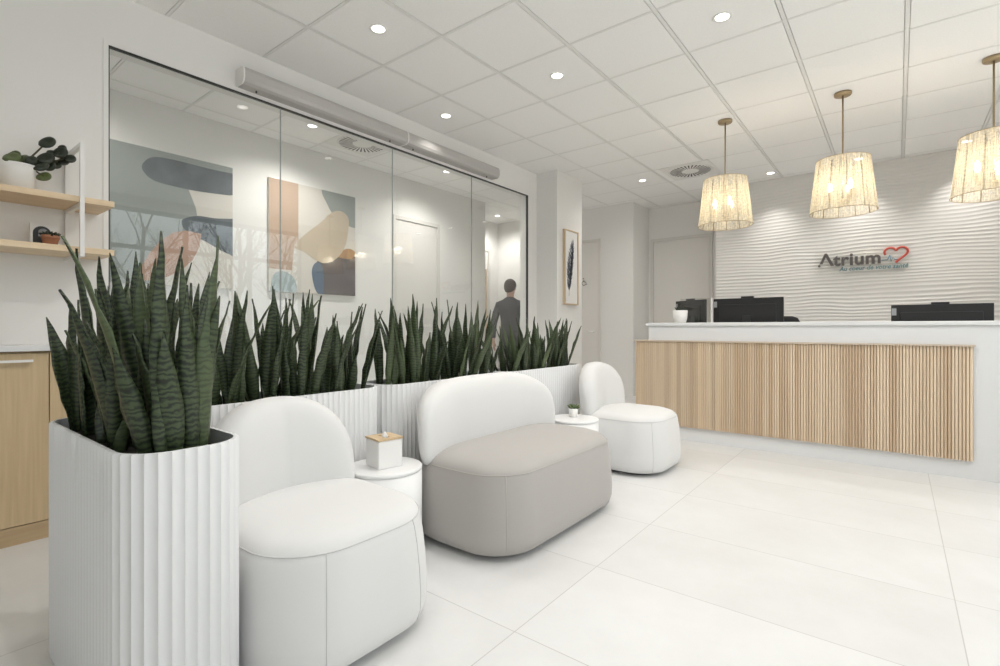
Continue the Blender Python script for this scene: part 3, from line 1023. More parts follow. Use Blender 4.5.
# ------------------------------------------------------------------ pendant lamps
def add_light(name, kind, loc, energy, color=(1, 1, 1), size=0.05, parent=None, **kw):
    ld = bpy.data.lights.new(name, kind)
    ld.energy = energy
    ld.color = color
    if kind in ('POINT', 'SPOT'):
        ld.shadow_soft_size = size
    for k, v in kw.items():
        setattr(ld, k, v)
    o = bpy.data.objects.new(name, ld)
    COL.objects.link(o)
    o.location = loc
    if parent is not None:
        o.parent = parent
    return o
PEND_W = 0.95
def make_pendant(label, loc):
    root = thing('pendant_lamp', label, 'pendant lamp', loc, 0.2, 'woven pendant lamps over the reception desk')
    MB().lathe([(0.062, -0.0005), (0.062, -0.018), (0.058, -0.024), (0.01, -0.026)], 32).build('ceiling_rose', M['brass'], root)
    MB().tube([(0, 0, -0.025), (0, 0, -0.90)], 0.0065, 10).build('rod', M['brass'], root)
    rt, rb, zt, zb = 0.190, 0.237, -0.555, -0.985
    n = 96
    rings, uvs = [], []
    for i in range(9):
        t = i / 8
        for j in range(n + 1):
            uvs.append((j / n, t * 0.3))
        rings.append([((rt + (rb - rt) * t) * cos(2 * pi * j / n), (rt + (rb - rt) * t) * sin(2 * pi * j / n), zt + (zb - zt) * t) for j in range(n + 1)])
    s = MB()
    s.loft(rings, False, False, 0, True, closed=False, uvs=uvs)
    sh = s.build('lamp_shade', M['shade'], root, recalc=False)
    w = MB()
    for r, z in ((rt, zt), (rb, zb)):
        w.tube([(r * cos(2 * pi * j / 48), r * sin(2 * pi * j / 48), z) for j in range(48)], 0.003, 6, closed=True)
    for k in range(12):
        a = 2 * pi * k / 12
        w.tube([((rt - 0.003) * cos(a), (rt - 0.003) * sin(a), zt), ((rb - 0.003) * cos(a), (rb - 0.003) * sin(a), zb)], 0.0032, 5)
    w.build('shade_frame', M['wire'], root)
    c = MB()
    for k in range(3):
        a = 2 * pi * k / 3
        st = MB(); st.tube([(0.005 * cos(a), 0.005 * sin(a), zt + 0.02), (rt * cos(a), rt * sin(a), zt)], 0.003, 6)
        st.build('stay', M['wire'], root)
        c.tube([(0, 0, -0.90), (0.05 * cos(a + 1), 0.05 * sin(a + 1), -0.912), (0.088 * cos(a + 1), 0.088 * sin(a + 1), -0.895)], 0.006, 6)
    c.lathe([(0.004, -0.925), (0.022, -0.918), (0.022, -0.890), (0.007, -0.88)], 16)
    c.build('arm', M['brass'], root)
    for k in range(3):
        a = 2 * pi * k / 3 + 1
        x, y = 0.088 * cos(a), 0.088 * sin(a)
        so = MB(); so.lathe([(0.012, -0.898), (0.014, -0.892), (0.014, -0.815), (0.011, -0.812)], 14, (x, y, 0))
        so = so.build('socket', M['socket'], root)
        bu = MB(); bu.lathe([(0.006, -0.811), (0.016, -0.795), (0.0185, -0.775), (0.014, -0.752), (0.005, -0.733), (0.001, -0.728)], 14, (x, y, 0))
        bu.build('bulb', M['bulb'], so)
    return root
def pendant_light(loc):
    add_light('pendant_glow', 'POINT', (loc[0], loc[1], loc[2] - 0.775), PEND_W * 3, (1.0, 0.88, 0.70), 0.06)
PP = [(-1.27, 5.03, H), (-0.355, 5.04, H), (0.545, 5.05, H)]
plb = ['woven string pendant lamp over the counter, nearest the rear door', 'woven string pendant lamp in the middle of the row, above the wall sign',
       'woven string pendant lamp at the end of the row, above the lone low monitor']
p0 = make_pendant(plb[0], PP[0])
pendant_light(PP[0])
for l, t in zip(PP[1:], plb[1:]):
    dup(p0, l, t)
    pendant_light(l)

# ------------------------------------------------------------------ downlights
DL_W = 34.0
def make_downlight(label, loc, group):
    root = thing('downlight', label, 'ceiling light', loc, 0, group)
    MB().lathe([(0.058, -0.0005), (0.058, -0.004), (0.050, -0.006), (0.041, -0.003), (0.041, -0.0015)], 32, cap0=False, cap1=False).build('trim_ring', M['lamp_trim'], root)
    MB().lathe([(0.041, -0.0018), (0.001, -0.0019)], 32, cap0=False).build('lens', M['led'], root)
    return root
def down_spot(loc, e=DL_W, ang=160, blend=0.9, col=(1.0, 0.962, 0.915)):
    return add_light('downlight_beam', 'SPOT', (loc[0], loc[1], loc[2] - 0.012), e, col, 0.0, spot_size=radians(ang), spot_blend=blend)
DL = [((-2.65, 2.09), 'recessed ceiling downlight above the front armchair, nearest the camera', 'downlights over the waiting area'),
      ((-2.06, 3.33), 'recessed ceiling downlight above the planter end, second of its crosswise row', 'downlights over the waiting area'),
      ((-0.86, 3.34), 'recessed ceiling downlight at the top centre of the photo, over the open floor', 'downlights over the waiting area'),
      ((-3.25, 3.33), 'recessed ceiling downlight close to the grey casing above the glass', 'downlights over the waiting area'),
      ((-2.64, 6.39), 'recessed ceiling downlight in the far passage beside the round vent', 'downlights over the waiting area'),
      ((-1.25, 7.08), 'recessed downlight washing the wavy wall near the rear door', 'downlights along the wavy wall'),
      ((-0.35, 7.11), 'recessed downlight washing the wavy wall above the sign, behind the middle pendant', 'downlights along the wavy wall'),
      ((0.57, 7.14), 'recessed downlight washing the wavy wall behind the last pendant', 'downlights along the wavy wall'),
      ((-4.42, 2.70), 'corridor downlight behind the glass, left of the round vent', 'downlights in the corridor'),
      ((-4.40, 4.525), 'corridor downlight behind the glass, beyond the round vent', 'downlights in the corridor'),
      ((-5.45, 6.85), 'corridor downlight at the far corner above the passing person', 'downlights in the corridor')]
d0 = None
for (xy, lab, gr) in DL:
    loc = (xy[0], xy[1], H)
    if d0 is None:
        d0 = make_downlight(lab, loc, gr)
    else:
        dup(d0, loc, lab, None, gr)
    if 'wavy' in lab:
        down_spot(loc, 38.0, 88, 1.0)
    elif 'casing' in lab:
        down_spot(loc, 16.0, 110)
    elif 'corridor' in lab:
        down_spot(loc, 55.0 if 'far corner' in lab else 68.0, 150, 1.0)
    else:
        down_spot(loc)
for xy in ((-1.45, 2.09), (-0.25, 2.09), (0.34, 3.33), (-1.45, 0.6), (-0.25, 0.6), (-4.42, 0.9), (1.2, 3.33), (-0.4, 5.9), (0.8, 5.9)):  # added beams without fixtures, carrying on the downlight rows to light the room
    down_spot((xy[0], xy[1], H), DL_W * 0.9)

# round swirl vents
def make_vent(label, loc):
    root = thing('ceiling_vent', label, 'air vent', loc, 0, 'round swirl ceiling vents')
    p = MB()
    p.box(-0.292, 0.292, -0.292, 0.292, -0.004, -0.0005)
    p.lathe([(0.252, -0.004), (0.254, -0.008), (0.248, -0.010), (0.045, -0.010), (0.001, -0.010)], 64, cap0=False)
    p.build('vent_plate', M['lamp_trim'], root)
    s = MB()
    n = 32
    for k in range(n):
        a = 2 * pi * k / n
        ct, st = cos(a), sin(a)
        tw = 0.18
        def pt(r, o):
            b = a + tw * (r - 0.08)
            return (r * cos(b) - o * sin(b), r * sin(b) + o * cos(b))
        q = [pt(0.10, -0.003), pt(0.235, -0.009), pt(0.235, 0.009), pt(0.10, 0.003)]
        s.prism(q, lambda x, y, d: (x, y, -0.0108 - d), 0.0007)
    s.build('slots', M['slot'], root)
    return root
v0 = make_vent('round swirl vent in the ceiling before the wavy wall, beside a pendant lamp', (-2.01, 6.35, H))
dup(v0, (-4.43, 3.285, H), 'round swirl vent in the corridor ceiling behind the glass')

# long casings above the glass
def make_casing(y0, y1, label):
    root = thing('blind_casing', label, 'blind casing', (XG, y0, 2.715), 0, 'casings above the glass wall')
    prof = [(0.0005, 0.0), (0.085, 0.0), (0.108, 0.012), (0.118, 0.035), (0.118, 0.085), (0.105, 0.112), (0.0005, 0.118)]
    L = y1 - y0
    b = MB()
    b.loft([[(x, y, z) for x, z in prof] for y in (0.012, L - 0.002)], True, True, 0, False)
    b.build('casing', M['casing'], root, bev=0.004)
    e = MB()
    e.loft([[(x * 1.02, y, z * 1.02 - 0.001) for x, z in prof] for y in (0.0, 0.0119)], True, True, 0, False)
    e.build('end_cap', M['lamp_trim'], root, bev=0.002)
    for y in (0.12, L - 0.15):
        s = MB()
        s.lathe([(0.006, 0.0), (0.006, -0.012), (0.004, -0.014)], 10, (0.05, y, 0))
        s.build('screw', M['black'], root)
    return root
make_casing(1.605, 3.06, 'pale grey casing above the glass, the nearer length')
make_casing(3.062, 4.40, 'pale grey casing above the glass, the farther length')

# ------------------------------------------------------------------ pictures
def smooth_poly(pts, n=6):
    out = []
    m = len(pts)
    for i in range(m):
        p0, p1, p2, p3 = pts[i - 1], pts[i], pts[(i + 1) % m], pts[(i + 2) % m]
        for k in range(n):
            t = k / n
            out.append(tuple(0.5 * ((2 * p1[a]) + (-p0[a] + p2[a]) * t + (2 * p0[a] - 5 * p1[a] + 4 * p2[a] - p3[a]) * t * t + (-p0[a] + 3 * p1[a] - 3 * p2[a] + p3[a]) * t ** 3) for a in (0, 1)))
    return out

def clip01(pts, w, h):
    return [(min(max(a, 0.0), w), min(max(b, 0.0), h)) for a, b in pts]

def painting(label, y0, y1, z0, z1, shapes):
    root = thing('abstract_picture', label, 'painting', (XC, y0, z0), 0, 'abstract paintings in the corridor')
    w, h = y1 - y0, z1 - z0
    b = MB()
    b.box(0.001, 0.03, 0, w, 0, h)
    mats = [M['canvas']]
    for i, (mat, pts, sm) in enumerate(shapes):
        q = [(a * w, c * h) for a, c in pts]
        if sm:
            q = smooth_poly(q)
        q = clip01(q, w, h)
        mats.append(mat)
        d = 0.0301 + 0.0004 * i
        b.prism(q, lambda a, c, t, d=d: (d + t, a, c), 0.0003, i + 1)
    b.build('canvas', mats, root)
    return root

painting('abstract painting in sage, slate and terracotta in the corridor behind the first glass pane', 1.06, 2.216, 1.43, 2.585, [
    (M['p_sage'], [(0.0, 0.0), (0.0, 1.0), (1.0, 1.0), (1.0, 0.74), (0.72, 0.70), (0.76, 0.50), (0.70, 0.32), (0.52, 0.10), (0.40, 0.0)], False),
    (M['canvas'], [(0.66, 0.775), (1.0, 0.775), (1.0, 0.50), (0.74, 0.50), (0.72, 0.62)], False),
    (M['p_slate'], [(0.36, 0.85), (0.42, 0.935), (0.55, 0.955), (0.80, 0.95), (1.12, 0.94), (1.12, 0.80), (0.80, 0.755), (0.55, 0.755), (0.42, 0.775)], True),
    (M['p_slate'], [(0.62, 0.50), (0.72, 0.555), (0.85, 0.56), (1.12, 0.56), (1.12, 0.27), (0.95, 0.29), (0.80, 0.36), (0.66, 0.42)], True),
    (M['p_orange'], [(0.33, 0.02), (0.36, 0.13), (0.41, 0.23), (0.48, 0.33), (0.56, 0.40), (0.65, 0.43), (0.76, 0.42), (0.745, 0.31), (0.70, 0.21), (0.63, 0.13), (0.54, 0.07), (0.44, 0.03)], False),
])
painting('abstract painting in peach, sand and dark plum in the corridor behind the second glass pane', 2.57, 3.606, 1.43, 2.585, [
    (M['p_peach'], [(0.0, 1.0), (0.31, 1.0), (0.31, 0.48), (0.26, 0.40), (0.24, 0.20), (0.0, 0.2)], False),
    (M['p_sage'], [(0.60, 1.02), (1.08, 1.02), (1.08, 0.72), (0.90, 0.70), (0.75, 0.76), (0.65, 0.86)], True),
    (M['p_plum'], [(0.48, 0.22), (0.54, 0.32), (0.74, 0.40), (0.86, 0.43), (1.0, 0.40), (1.1, 0.35), (1.1, -0.1), (0.62, -0.1), (0.52, 0.04)], True),
    (M['p_navy'], [(0.46, 0.20), (0.50, 0.29), (0.58, 0.28), (0.60, 0.10), (0.58, -0.02), (0.50, 0.04)], True),
    (M['p_rust'], [(0.76, 0.38), (0.84, 0.45), (0.93, 0.47), (1.0, 0.44), (0.94, 0.37)], True),
    (M['p_sand'], [(0.26, 0.42), (0.40, 0.56), (0.56, 0.68), (0.70, 0.80), (0.82, 0.83), (0.91, 0.77), (0.90, 0.62), (0.86, 0.48), (0.76, 0.36), (0.62, 0.30), (0.50, 0.32), (0.38, 0.38)], True),
    (M['p_pale'], [(0.02, 0.05), (0.06, 0.16), (0.18, 0.18), (0.28, 0.10), (0.26, -0.03), (0.04, -0.03)], True),
])

# framed feather print on the pillar
fp = thing('feather_picture', 'tall narrow oak framed feather print hanging on the white pillar', 'picture', (-3.28, 5.60, 1.35))
w, h = 0.335, 0.94
f = MB()
f.box(0.0005, 0.038, -w / 2, -w / 2 + 0.014, 0, h); f.box(0.0005, 0.038, w / 2 - 0.014, w / 2, 0, h)
f.box(0.0005, 0.038, -w / 2 + 0.014, w / 2 - 0.014, 0, 0.014); f.box(0.0005, 0.038, -w / 2 + 0.014, w / 2 - 0.014, h - 0.014, h)
f.build('picture_frame', M['frame_oak'], fp)
p = MB()
p.box(0.0005, 0.026, -w / 2 + 0.0141, w / 2 - 0.0141, 0.0141, h - 0.0141, 0)
rng = random.Random(9)
def fz(a, b, d):
    return (0.0262 + d, a, b)
def spine(t):
    return (-0.055 + 0.10 * t ** 1.6, 0.17 + 0.62 * t)
n = 60
for i in range(n):
    t = i / n
    for s in (-1, 1):
        c = spine(t)
        L = 0.085 * (sin(pi * min(1, t * 0.9 + 0.12)) ** 0.6) * rng.uniform(0.8, 1.1)
        if rng.random() < 0.08:
            continue
        up = 0.075
        p.prism([(c[0], c[1]), (c[0] + s * L * 0.6, c[1] + up * 0.55), (c[0] + s * L, c[1] + up), (c[0] + s * L * 0.5, c[1] + up * 0.62 + 0.008), (c[0], c[1] + 0.012)], fz, 0.0004, 1)
sp_ = [spine(t / 20) for t in range(-3, 21)] if False else [spine(t / 20) for t in range(0, 21)]
p.tube([(0.0266, a, b) for a, b in [(-0.058, 0.11)] + sp_], 0.0022, 5, 1)
p.build('feather_print', [M['paper'], M['ink']], fp)

# ------------------------------------------------------------------ wall shelf, cabinet
ws = thing('shelf_unit', 'two-tier pale wood wall shelf on a white metal bracket', 'shelf', (XG, 0.1, 1.42))
for z in (0.02, 0.278):
    MB().box(0.001, 0.30, -1.1, 0.745, z, z + 0.030).build('shelf_board', M['shelf_wood'], ws, bev=0.002)
for yy in (0.606, -0.9):
    b = MB()
    t = 0.009
    b.box(0.302, 0.302 + 0.018, yy - t, yy + t, 0.0, 0.580)
    b.box(0.0005, 0.022, yy - t, yy + t, 0.0, 0.0195); b.box(0.0005, 0.0225, yy - t, yy + t, 0.3085, 0.580)
    b.box(0.0005, 0.022, yy - t, yy + t, 0.0505, 0.2775)
    for z in (0.000, 0.258, 0.5605):
        b.box(0.0226, 0.3015, yy - t, yy + t, z, z + 0.0195)
    b.build('bracket', M['white_metal'], ws)

# round leafed plant on the upper shelf
rp = thing('potted_rubber_plant', 'dark round-leaved plant in a white pot on the upper shelf', 'potted plant', (-3.43, 0.49, 1.7285))
q = MB()
q.lathe([(0.055, 0), (0.062, 0.004), (0.072, 0.11), (0.075, 0.135), (0.070, 0.136), (0.066, 0.12), (0.002, 0.118)], 32)
q.build('pot', M['ceramic'], rp)
def round_leaf(mb, c, r, nrm, mat, rng):
    nrm = Vector(nrm).normalized()
    a = nrm.orthogonal().normalized()
    b = nrm.cross(a)
    rings = []
    for k, (rr, dz) in enumerate(((0.02, 0.0), (0.55, 0.006), (0.9, 0.004), (1.0, -0.004))):
        rings.append([tuple(Vector(c) + a * (r * rr * cos(2 * pi * j / 16)) + b * (r * rr * 0.82 * sin(2 * pi * j / 16)) + nrm * (dz + 0.08 * r * rr * rr * cos(4 * pi * j / 16))) for j in range(16)])
    mb.loft(rings, True, False, mat, True)
LV = [(0.02, 0.13, 0.275, 0.042, 0), (0.03, 0.20, 0.235, 0.036, 0), (0.0, 0.225, 0.20, 0.03, 0), (0.02, 0.255, 0.215, 0.032, 0), (0.03, 0.12, 0.19, 0.044, 0), (0.02, 0.165, 0.225, 0.033, 0),
      (0.04, 0.085, 0.145, 0.045, 0), (0.05, 0.105, 0.09, 0.036, 1), (-0.01, 0.0, 0.17, 0.040, 1), (0.04, -0.055, 0.158, 0.042, 1), (0.03, 0.045, 0.165, 0.030, 0), (0.0, 0.185, 0.17, 0.026, 0), (0.02, 0.145, 0.155, 0.03, 0), (0.01, 0.215, 0.265, 0.022, 0), (-0.03, -0.03, 0.19, 0.03, 1)]
q = MB()
rng = random.Random(3)
for x, y, z, r, mt in LV:
    y, r = y * 0.72 + 0.012, r * 0.92
    q.tube([(0, 0, 0.118), (x * 0.5, y * 0.5, 0.118 + (z - 0.118) * 0.35 + 0.02), (x, y, z)], [0.004, 0.0035, 0.0025], 6, 2)
    round_leaf(q, (x, y, z), r, (0.75 + rng.uniform(-.2, .2), -0.45 + rng.uniform(-.3, .3), 0.45 + rng.uniform(-.3, .3)), mt, rng)
q.build('foliage', [M['dark_leaf'], M['green_leaf'], M['stem']], rp, solid=0.002, recalc=False)

# lower shelf: small arch card and terracotta pot
cd = thing('arch_card', 'small white card with a black arch leaning on the wall on the lower shelf', 'card', (-3.50, 0.60, 1.4705), radians(0))
b = MB()
b.box(-0.012, 0.0, -0.055, 0.055, 0, 0.125, 0)
def fc(a, b_, d):
    return (0.0005 + d, a, b_)
def arch(r, z0, z1, cy):
    return [(cy - r, z0), (cy + r, z0)] + [(cy + r * cos(pi * i / 14), z1 + r * sin(pi * i / 14)) for i in range(15)]
b.prism(arch(0.036, 0.02, 0.078, -0.008), fc, 0.001, 1)
b.prism(arch(0.019, 0.06, 0.083, -0.004), lambda a, b_, d: (0.0016 + d, a, b_), 0.0008, 2)
b.build('card', [M['paper'], M['black'], M['win_frame']], cd)
tp = thing('terracotta_pot', 'small terracotta pot with a dark succulent on the lower shelf', 'potted plant', (-3.40, 0.607, 1.4705))
q = MB()
q.lathe([(0.024, 0), (0.026, 0.002), (0.035, 0.042), (0.037, 0.042), (0.037, 0.056), (0.033, 0.056), (0.031, 0.046), (0.002, 0.045)], 28)
q.build('pot', M['terracotta'], tp)
q = MB(); rosette(q, (0, 0, 0.045), 22, 0.045, 0.01, rng, 0, 0.25, 0.008)
q.build('leaves', M['dark_leaf'], tp)

# credenza under the shelf
cb = thing('cabinet', 'pale wood cabinet with white top against the wall under the shelf', 'cabinet', (XG, 0.0, 0))
MB().box(0.001, 0.198, -1.3, 0.855, 0.0, 0.939).build('carcass', M['cab_wood'], cb)
MB().box(0.001, 0.245, -1.32, 0.865, 0.9405, 0.970).build('worktop', M['desk_white'], cb, bev=0.003)
MB().box(0.1985, 0.214, -1.3, 0.855, 0.0, 0.088).build('kick_board', M['kick_wood'], cb)
for (a, b_) in ((-1.3, -0.70), (-0.696, -0.052), (-0.048, 0.594), (0.598, 0.855)):
    dr = MB().box(0.1985, 0.218, a, b_, 0.092, 0.930).build('door', M['cab_wood'], cb, bev=0.0015)
    hb = MB()
    hb.box(0.2385, 0.2465, b_ - 0.37 if b_ - a > 0.5 else a + 0.02, b_ - 0.062, 0.888, 0.900)
    for yy in ((b_ - 0.35 if b_ - a > 0.5 else a + 0.03), b_ - 0.08):
        hb.box(0.2181, 0.2386, yy - 0.005, yy + 0.005, 0.889, 0.899)
    hb.build('handle', M['white_metal'], dr)['label'] = 'slim white bar handle'

# ------------------------------------------------------------------ person in the corridor
def skin_obj(name, joints, edges, mat, parent, root_idx=0, sub=2):
    me = bpy.data.meshes.new(name)
    me.from_pydata([j[:3] for j in joints], edges, [])
    me.materials.append(mat)
    o = bpy.data.objects.new(name, me)
    COL.objects.link(o)
    o.parent = parent
    sk = o.modifiers.new('skin', 'SKIN')
    sk.use_smooth_shade = True
    if not me.skin_vertices:
        me.attributes.new('skin', 'FLOAT', 'POINT') if False else None
    lay = me.skin_vertices[0] if me.skin_vertices else None
    if lay is None:
        bpy.context.view_layer.objects.active = o
        bpy.ops.mesh.customdata_skin_add()
        lay = me.skin_vertices[0]
    for i, j in enumerate(joints):
        r = j[3] if isinstance(j[3], tuple) else (j[3], j[3])
        lay.data[i].radius = r
        lay.data[i].use_root = (i == root_idx)
    s = o.modifiers.new('sub', 'SUBSURF')
    s.levels = s.render_levels = sub
    return o

pr = thing('person', 'person with short dark hair in dark clothes walking in the corridor behind the glass', 'person', (-4.62, 6.12, 0), radians(196))
# local: faces -y, x is the person's left; walking
J = [(0, 0, 0.96, (0.125, 0.085)), (0, 0.0, 1.10, (0.115, 0.078)), (0, 0.0, 1.28, (0.128, 0.082)), (0, 0.01, 1.41, (0.10, 0.062)), (0, 0.0, 1.50, 0.056), (0, -0.01, 1.56, 0.058),
     (0, -0.02, 1.62, (0.070, 0.082)), (0, -0.012, 1.69, (0.078, 0.096)), (0, -0.005, 1.75, (0.062, 0.075))]
E = [(i, i + 1) for i in range(8)]
def chain(start, pts):
    i0 = start
    for p in pts:
        J.append(p); E.append((i0, len(J) - 1)); i0 = len(J) - 1
    return i0
hands = {}
for s, sw in ((1, 0.10), (-1, -0.10)):
    hands[s] = chain(3, [(s * 0.165, 0.0, 1.39, 0.052), (s * 0.215, 0.02 + sw * 0.3, 1.26, 0.047), (s * 0.235, 0.02 + sw * 0.7, 1.11, 0.040), (s * 0.238, -0.03 + sw * 1.2, 0.98, 0.033), (s * 0.236, -0.06 + sw * 1.6, 0.87, 0.026), (s * 0.234, -0.075 + sw * 1.75, 0.82, (0.022, 0.034))])
    hx_, hy_, hz_ = J[hands[s]][:3]
    for k, (dy, L) in enumerate(((-0.027, 0.070), (-0.009, 0.080), (0.009, 0.075), (0.026, 0.060))):
        chain(hands[s], [(hx_ - s * 0.004, hy_ + dy, hz_ - 0.035, 0.0095), (hx_ - s * 0.008, hy_ + dy * 1.1 - 0.004, hz_ - 0.035 - L * 0.55, 0.0085), (hx_ - s * 0.02, hy_ + dy * 1.1 - 0.008, hz_ - 0.035 - L, 0.007)])
    chain(hands[s], [(hx_ - s * 0.008, hy_ - 0.036, hz_ + 0.0, 0.011), (hx_ - s * 0.016, hy_ - 0.05, hz_ - 0.028, 0.0095), (hx_ - s * 0.02, hy_ - 0.052, hz_ - 0.052, 0.008)])
    chain(0, [(s * 0.095, sw * -0.4, 0.86, 0.085), (s * 0.10, sw * -1.2, 0.52, 0.058), (s * 0.10, sw * -1.2 + 0.03, 0.34, 0.052), (s * 0.10, sw * -1.6 + 0.04, 0.10, 0.038), (s * 0.105, sw * -1.6 + 0.02, 0.045, 0.036), (s * 0.112, sw * -1.6 - 0.12, 0.032, 0.030)])
skin_obj('body', J, E, M['skin'], pr)
# face details and hair
def ball(c, r, n=14, m=10):
    mb = MB()
    rings = []
    for i in range(1, m):
        th = pi * i / m
        rings.append([(c[0] + r[0] * sin(th) * cos(2 * pi * j / n), c[1] + r[1] * sin(th) * sin(2 * pi * j / n), c[2] + r[2] * cos(th)) for j in range(n)])
    mb.loft(rings, True, True)
    return mb
hr = MB()
rings = []
for i in range(10):
    th = radians(4) + radians(124) * i / 9
    ring = []
    for j in range(20):
        ph = 2 * pi * j / 20
        front = max(0.0, -sin(ph))
        th2 = min(th, radians(128 - 72 * front))
        rx, ry, rz = 0.088, 0.106, 0.098
        ring.append((rx * sin(th2) * cos(ph), 0.002 + ry * sin(th2) * sin(ph), 1.700 + rz * cos(th2) - (0.05 * max(0, sin(ph)) * (i / 9) ** 2)))
    rings.append(ring)
hr.loft(rings, True, False)
hr.build('hair', M['hair'], pr, solid=0.012, recalc=False)
for s in (-1, 1):
    ball((s * 0.031, -0.095, 1.665), (0.013, 0.009, 0.009), 10, 8).build('eye', M['paper'], pr)
    ball((s * 0.031, -0.1025, 1.665), (0.006, 0.003, 0.006), 8, 6).build('pupil', M['hair'], pr)
    ball((s * 0.081, 0.0, 1.655), (0.010, 0.020, 0.032), 10, 8).build('ear', M['skin'], pr)
nz = MB(); nz.tube([(0, -0.095, 1.672), (0, -0.112, 1.645), (0, -0.120, 1.628), (0, -0.100, 1.618)], [0.008, 0.011, 0.014, 0.010], 8)
nz.build('nose', M['skin'], pr)
ball((0, -0.092, 1.588), (0.024, 0.009, 0.007), 12, 8).build('mouth', M['terracotta'], pr)
JT = [(0, 0, 0.86, (0.185, 0.140)), (0, 0, 1.10, (0.152, 0.112)), (0, 0, 1.28, (0.172, 0.122)), (0, 0.01, 1.42, (0.15, 0.105)), (0, 0.005, 1.49, (0.10, 0.085)), (0, 0.0, 1.53, (0.070, 0.070))]
ET = [(0, 1), (1, 2), (2, 3), (3, 4), (4, 5)]
for s, sw in ((1, 0.10), (-1, -0.10)):
    i0 = 3
    for p in [(s * 0.178, 0.0, 1.40, 0.075), (s * 0.215, 0.02 + sw * 0.3, 1.26, 0.060), (s * 0.235, 0.02 + sw * 0.7, 1.11, 0.053), (s * 0.238, -0.03 + sw * 1.2, 0.98, 0.045), (s * 0.236, -0.055 + sw * 1.55, 0.89, 0.040)]:
        JT.append(p); ET.append((i0, len(JT) - 1)); i0 = len(JT) - 1
skin_obj('top', JT, ET, M['top_grey'], pr)['label'] = 'dark grey long-sleeved top'
JP = [(0, 0, 1.08, (0.140, 0.100)), (0, 0, 0.92, (0.165, 0.125))]
EP = [(0, 1)]
for s, sw in ((1, 0.10), (-1, -0.10)):
    i0 = 1
    for p in [(s * 0.095, sw * -0.4, 0.84, 0.096), (s * 0.10, sw * -1.2, 0.52, 0.075), (s * 0.10, sw * -1.2 + 0.03, 0.34, 0.068), (s * 0.10, sw * -1.6 + 0.04, 0.09, 0.060)]:
        JP.append(p); EP.append((i0, len(JP) - 1)); i0 = len(JP) - 1
skin_obj('trousers', JP, EP, M['trouser'], pr)
for s, sw in ((1, 0.10), (-1, -0.10)):
    b = MB()
    x, y = s * 0.107, sw * -1.6
    b.loft([[(x + a, y - 0.055 + c, z) for a, c in rrect(hx2, hy2, hx2 * 0.9, 6)] for z, hx2, hy2 in ((0.0, 0.046, 0.135), (0.02, 0.048, 0.138), (0.05, 0.045, 0.125), (0.075, 0.038, 0.09))])
    b.build('shoe', M['shoe'], pr)

# ------------------------------------------------------------------ outdoors: pale ground bouncing daylight up, bare trees seen as reflections
struct(MB().box(XR + 0.16, 40, -25, 30, -0.35, -0.12).build('ground_outside', M['lawn']))
def make_tree(seed, h):
    rng = random.Random(seed)
    mb = MB()
    def branch(p, d, L, r, depth):
        pts, rad = [p], [r]
        q = p
        dd = d
        n = 4
        for i in range(n):
            dd = (dd + Vector((rng.uniform(-.16, .16), rng.uniform(-.16, .16), rng.uniform(-.03, .12)))).normalized()
            q = q + dd * (L / n)
            pts.append(q)
            rad.append(r * (1 - 0.45 * (i + 1) / n))
        mb.tube(pts, rad, 6 if depth < 2 else 4)
        if depth >= 4:
            return
        for k in range(rng.choice((3, 4)) if depth else 7):
            t = rng.uniform(0.35, 1.0)
            i = min(n - 1, int(t * n))
            b = pts[i].lerp(pts[i + 1], t * n - i)
            a = rng.uniform(0, 2 * pi)
            side = Vector((cos(a), sin(a), rng.uniform(0.2, 0.9))).normalized()
            nd = (dd * 0.6 + side * 0.7).normalized()
            branch(b, nd, L * rng.uniform(0.45, 0.68), rad[i] * 0.55, depth + 1)
    branch(Vector((0, 0, 0)), Vector((0, 0, 1)), h * 0.5, 0.085 * h / 8, 0)
    return mb
tl = ['bare winter tree outside the windows, reflected in the glass wall']
trees = []
tr_pos = [(13 + (i * 7 % 5) * 4.6 + (i % 3) * 1.3, 2.5 + i * 1.5 + (i * 7 % 5) * 0.8, i % 2) for i in range(16)]
tm = [make_tree(11, 9.5), make_tree(23, 11)]
tb = []
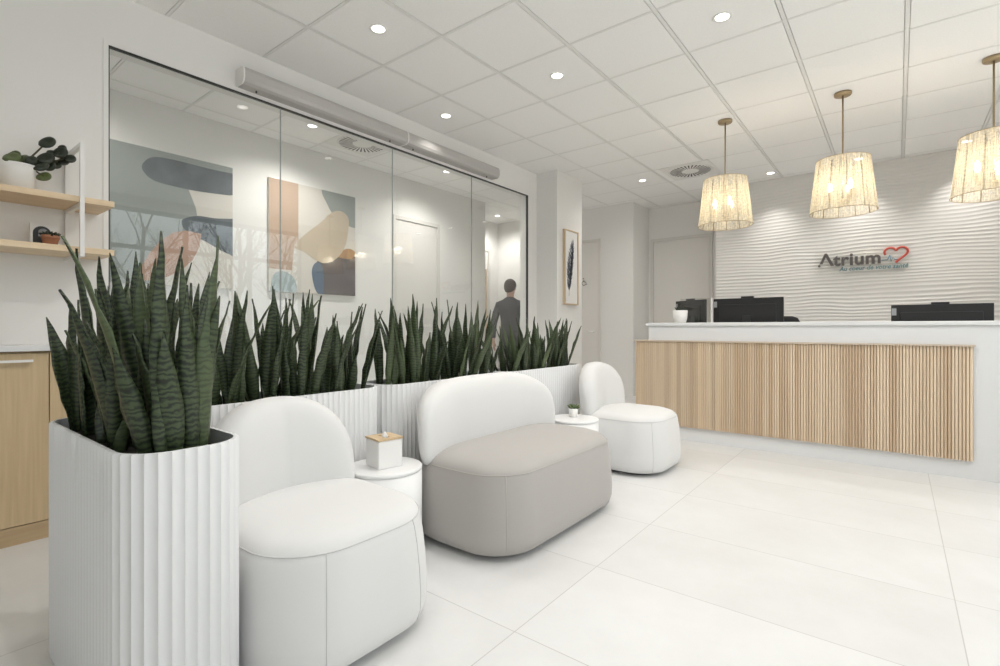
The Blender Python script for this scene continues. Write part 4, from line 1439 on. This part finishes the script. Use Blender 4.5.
for i, (x, y, k) in enumerate(tr_pos):
    if len(tb) <= k:
        while len(tb) <= k:
            tb.append(tm[len(tb)].build('bare_tree', M['bark'], recalc=False))
            tag(tb[-1], tl[0], 'tree', 'bare trees outside the windows')
    if i in (0, 1):
        o = tb[k]
    else:
        o = tb[k].copy()
        COL.objects.link(o)
    o.location = (x, y, -0.12)
    o.rotation_euler = (0, 0, i * 1.3)

# ------------------------------------------------------------------ light
world = bpy.data.worlds.new('sky')
scene.world = world
world.use_nodes = True
nt = world.node_tree
nt.nodes.clear()
wo = N(nt, 'ShaderNodeOutputWorld')
bg = N(nt, 'ShaderNodeBackground')
tc = N(nt, 'ShaderNodeTexCoord')
sx = N(nt, 'ShaderNodeSeparateXYZ')
nt.links.new(tc.outputs['Generated'], sx.inputs[0])
c = ramp(nt, sx.outputs[2], [(0.0, (0.50, 0.51, 0.525, 1)), (0.3, (0.66, 0.69, 0.735, 1)), (0.9, (1.0, 1.0, 1.0, 1))])
nt.links.new(c, bg.inputs[0])
bg.inputs[1].default_value = 3.4
nt.links.new(bg.outputs[0], wo.inputs[0])
pa = add_light('window_portal', 'AREA', (XR + 0.12, (WY[0] + WY[-1]) / 2, 1.84), 1.0)
pa.data.shape = 'RECTANGLE'
pa.data.size = 1.98
pa.data.size_y = WY[-1] - WY[0]
pa.rotation_euler = (0, radians(90), 0)
pa.data.cycles.is_portal = True

# ------------------------------------------------------------------ camera
cam = bpy.data.cameras.new('camera')
co = bpy.data.objects.new('camera', cam)
COL.objects.link(co)
co.location = (0, 0, EYE)
co.rotation_euler = (radians(90), 0, radians(38.2))
cam.sensor_width = 36.0
cam.lens = 505 / 1000 * 36.0
cam.shift_y = -0.005
cam.clip_start = 0.02
scene.camera = co

scene.view_settings.view_transform = 'Standard'
scene.view_settings.look = 'None'
scene.view_settings.gamma = 1.0
scene.view_settings.use_curve_mapping = False
scene.view_settings.exposure = 0.03
scene.cycles.use_denoising = True
scene.cycles.max_bounces = 12
scene.cycles.diffuse_bounces = 6
scene.cycles.glossy_bounces = 6
scene.cycles.transparent_max_bounces = 24
scene.cycles.sample_clamp_indirect = 6.0
scene.cycles.caustics_reflective = False
scene.cycles.caustics_refractive = False
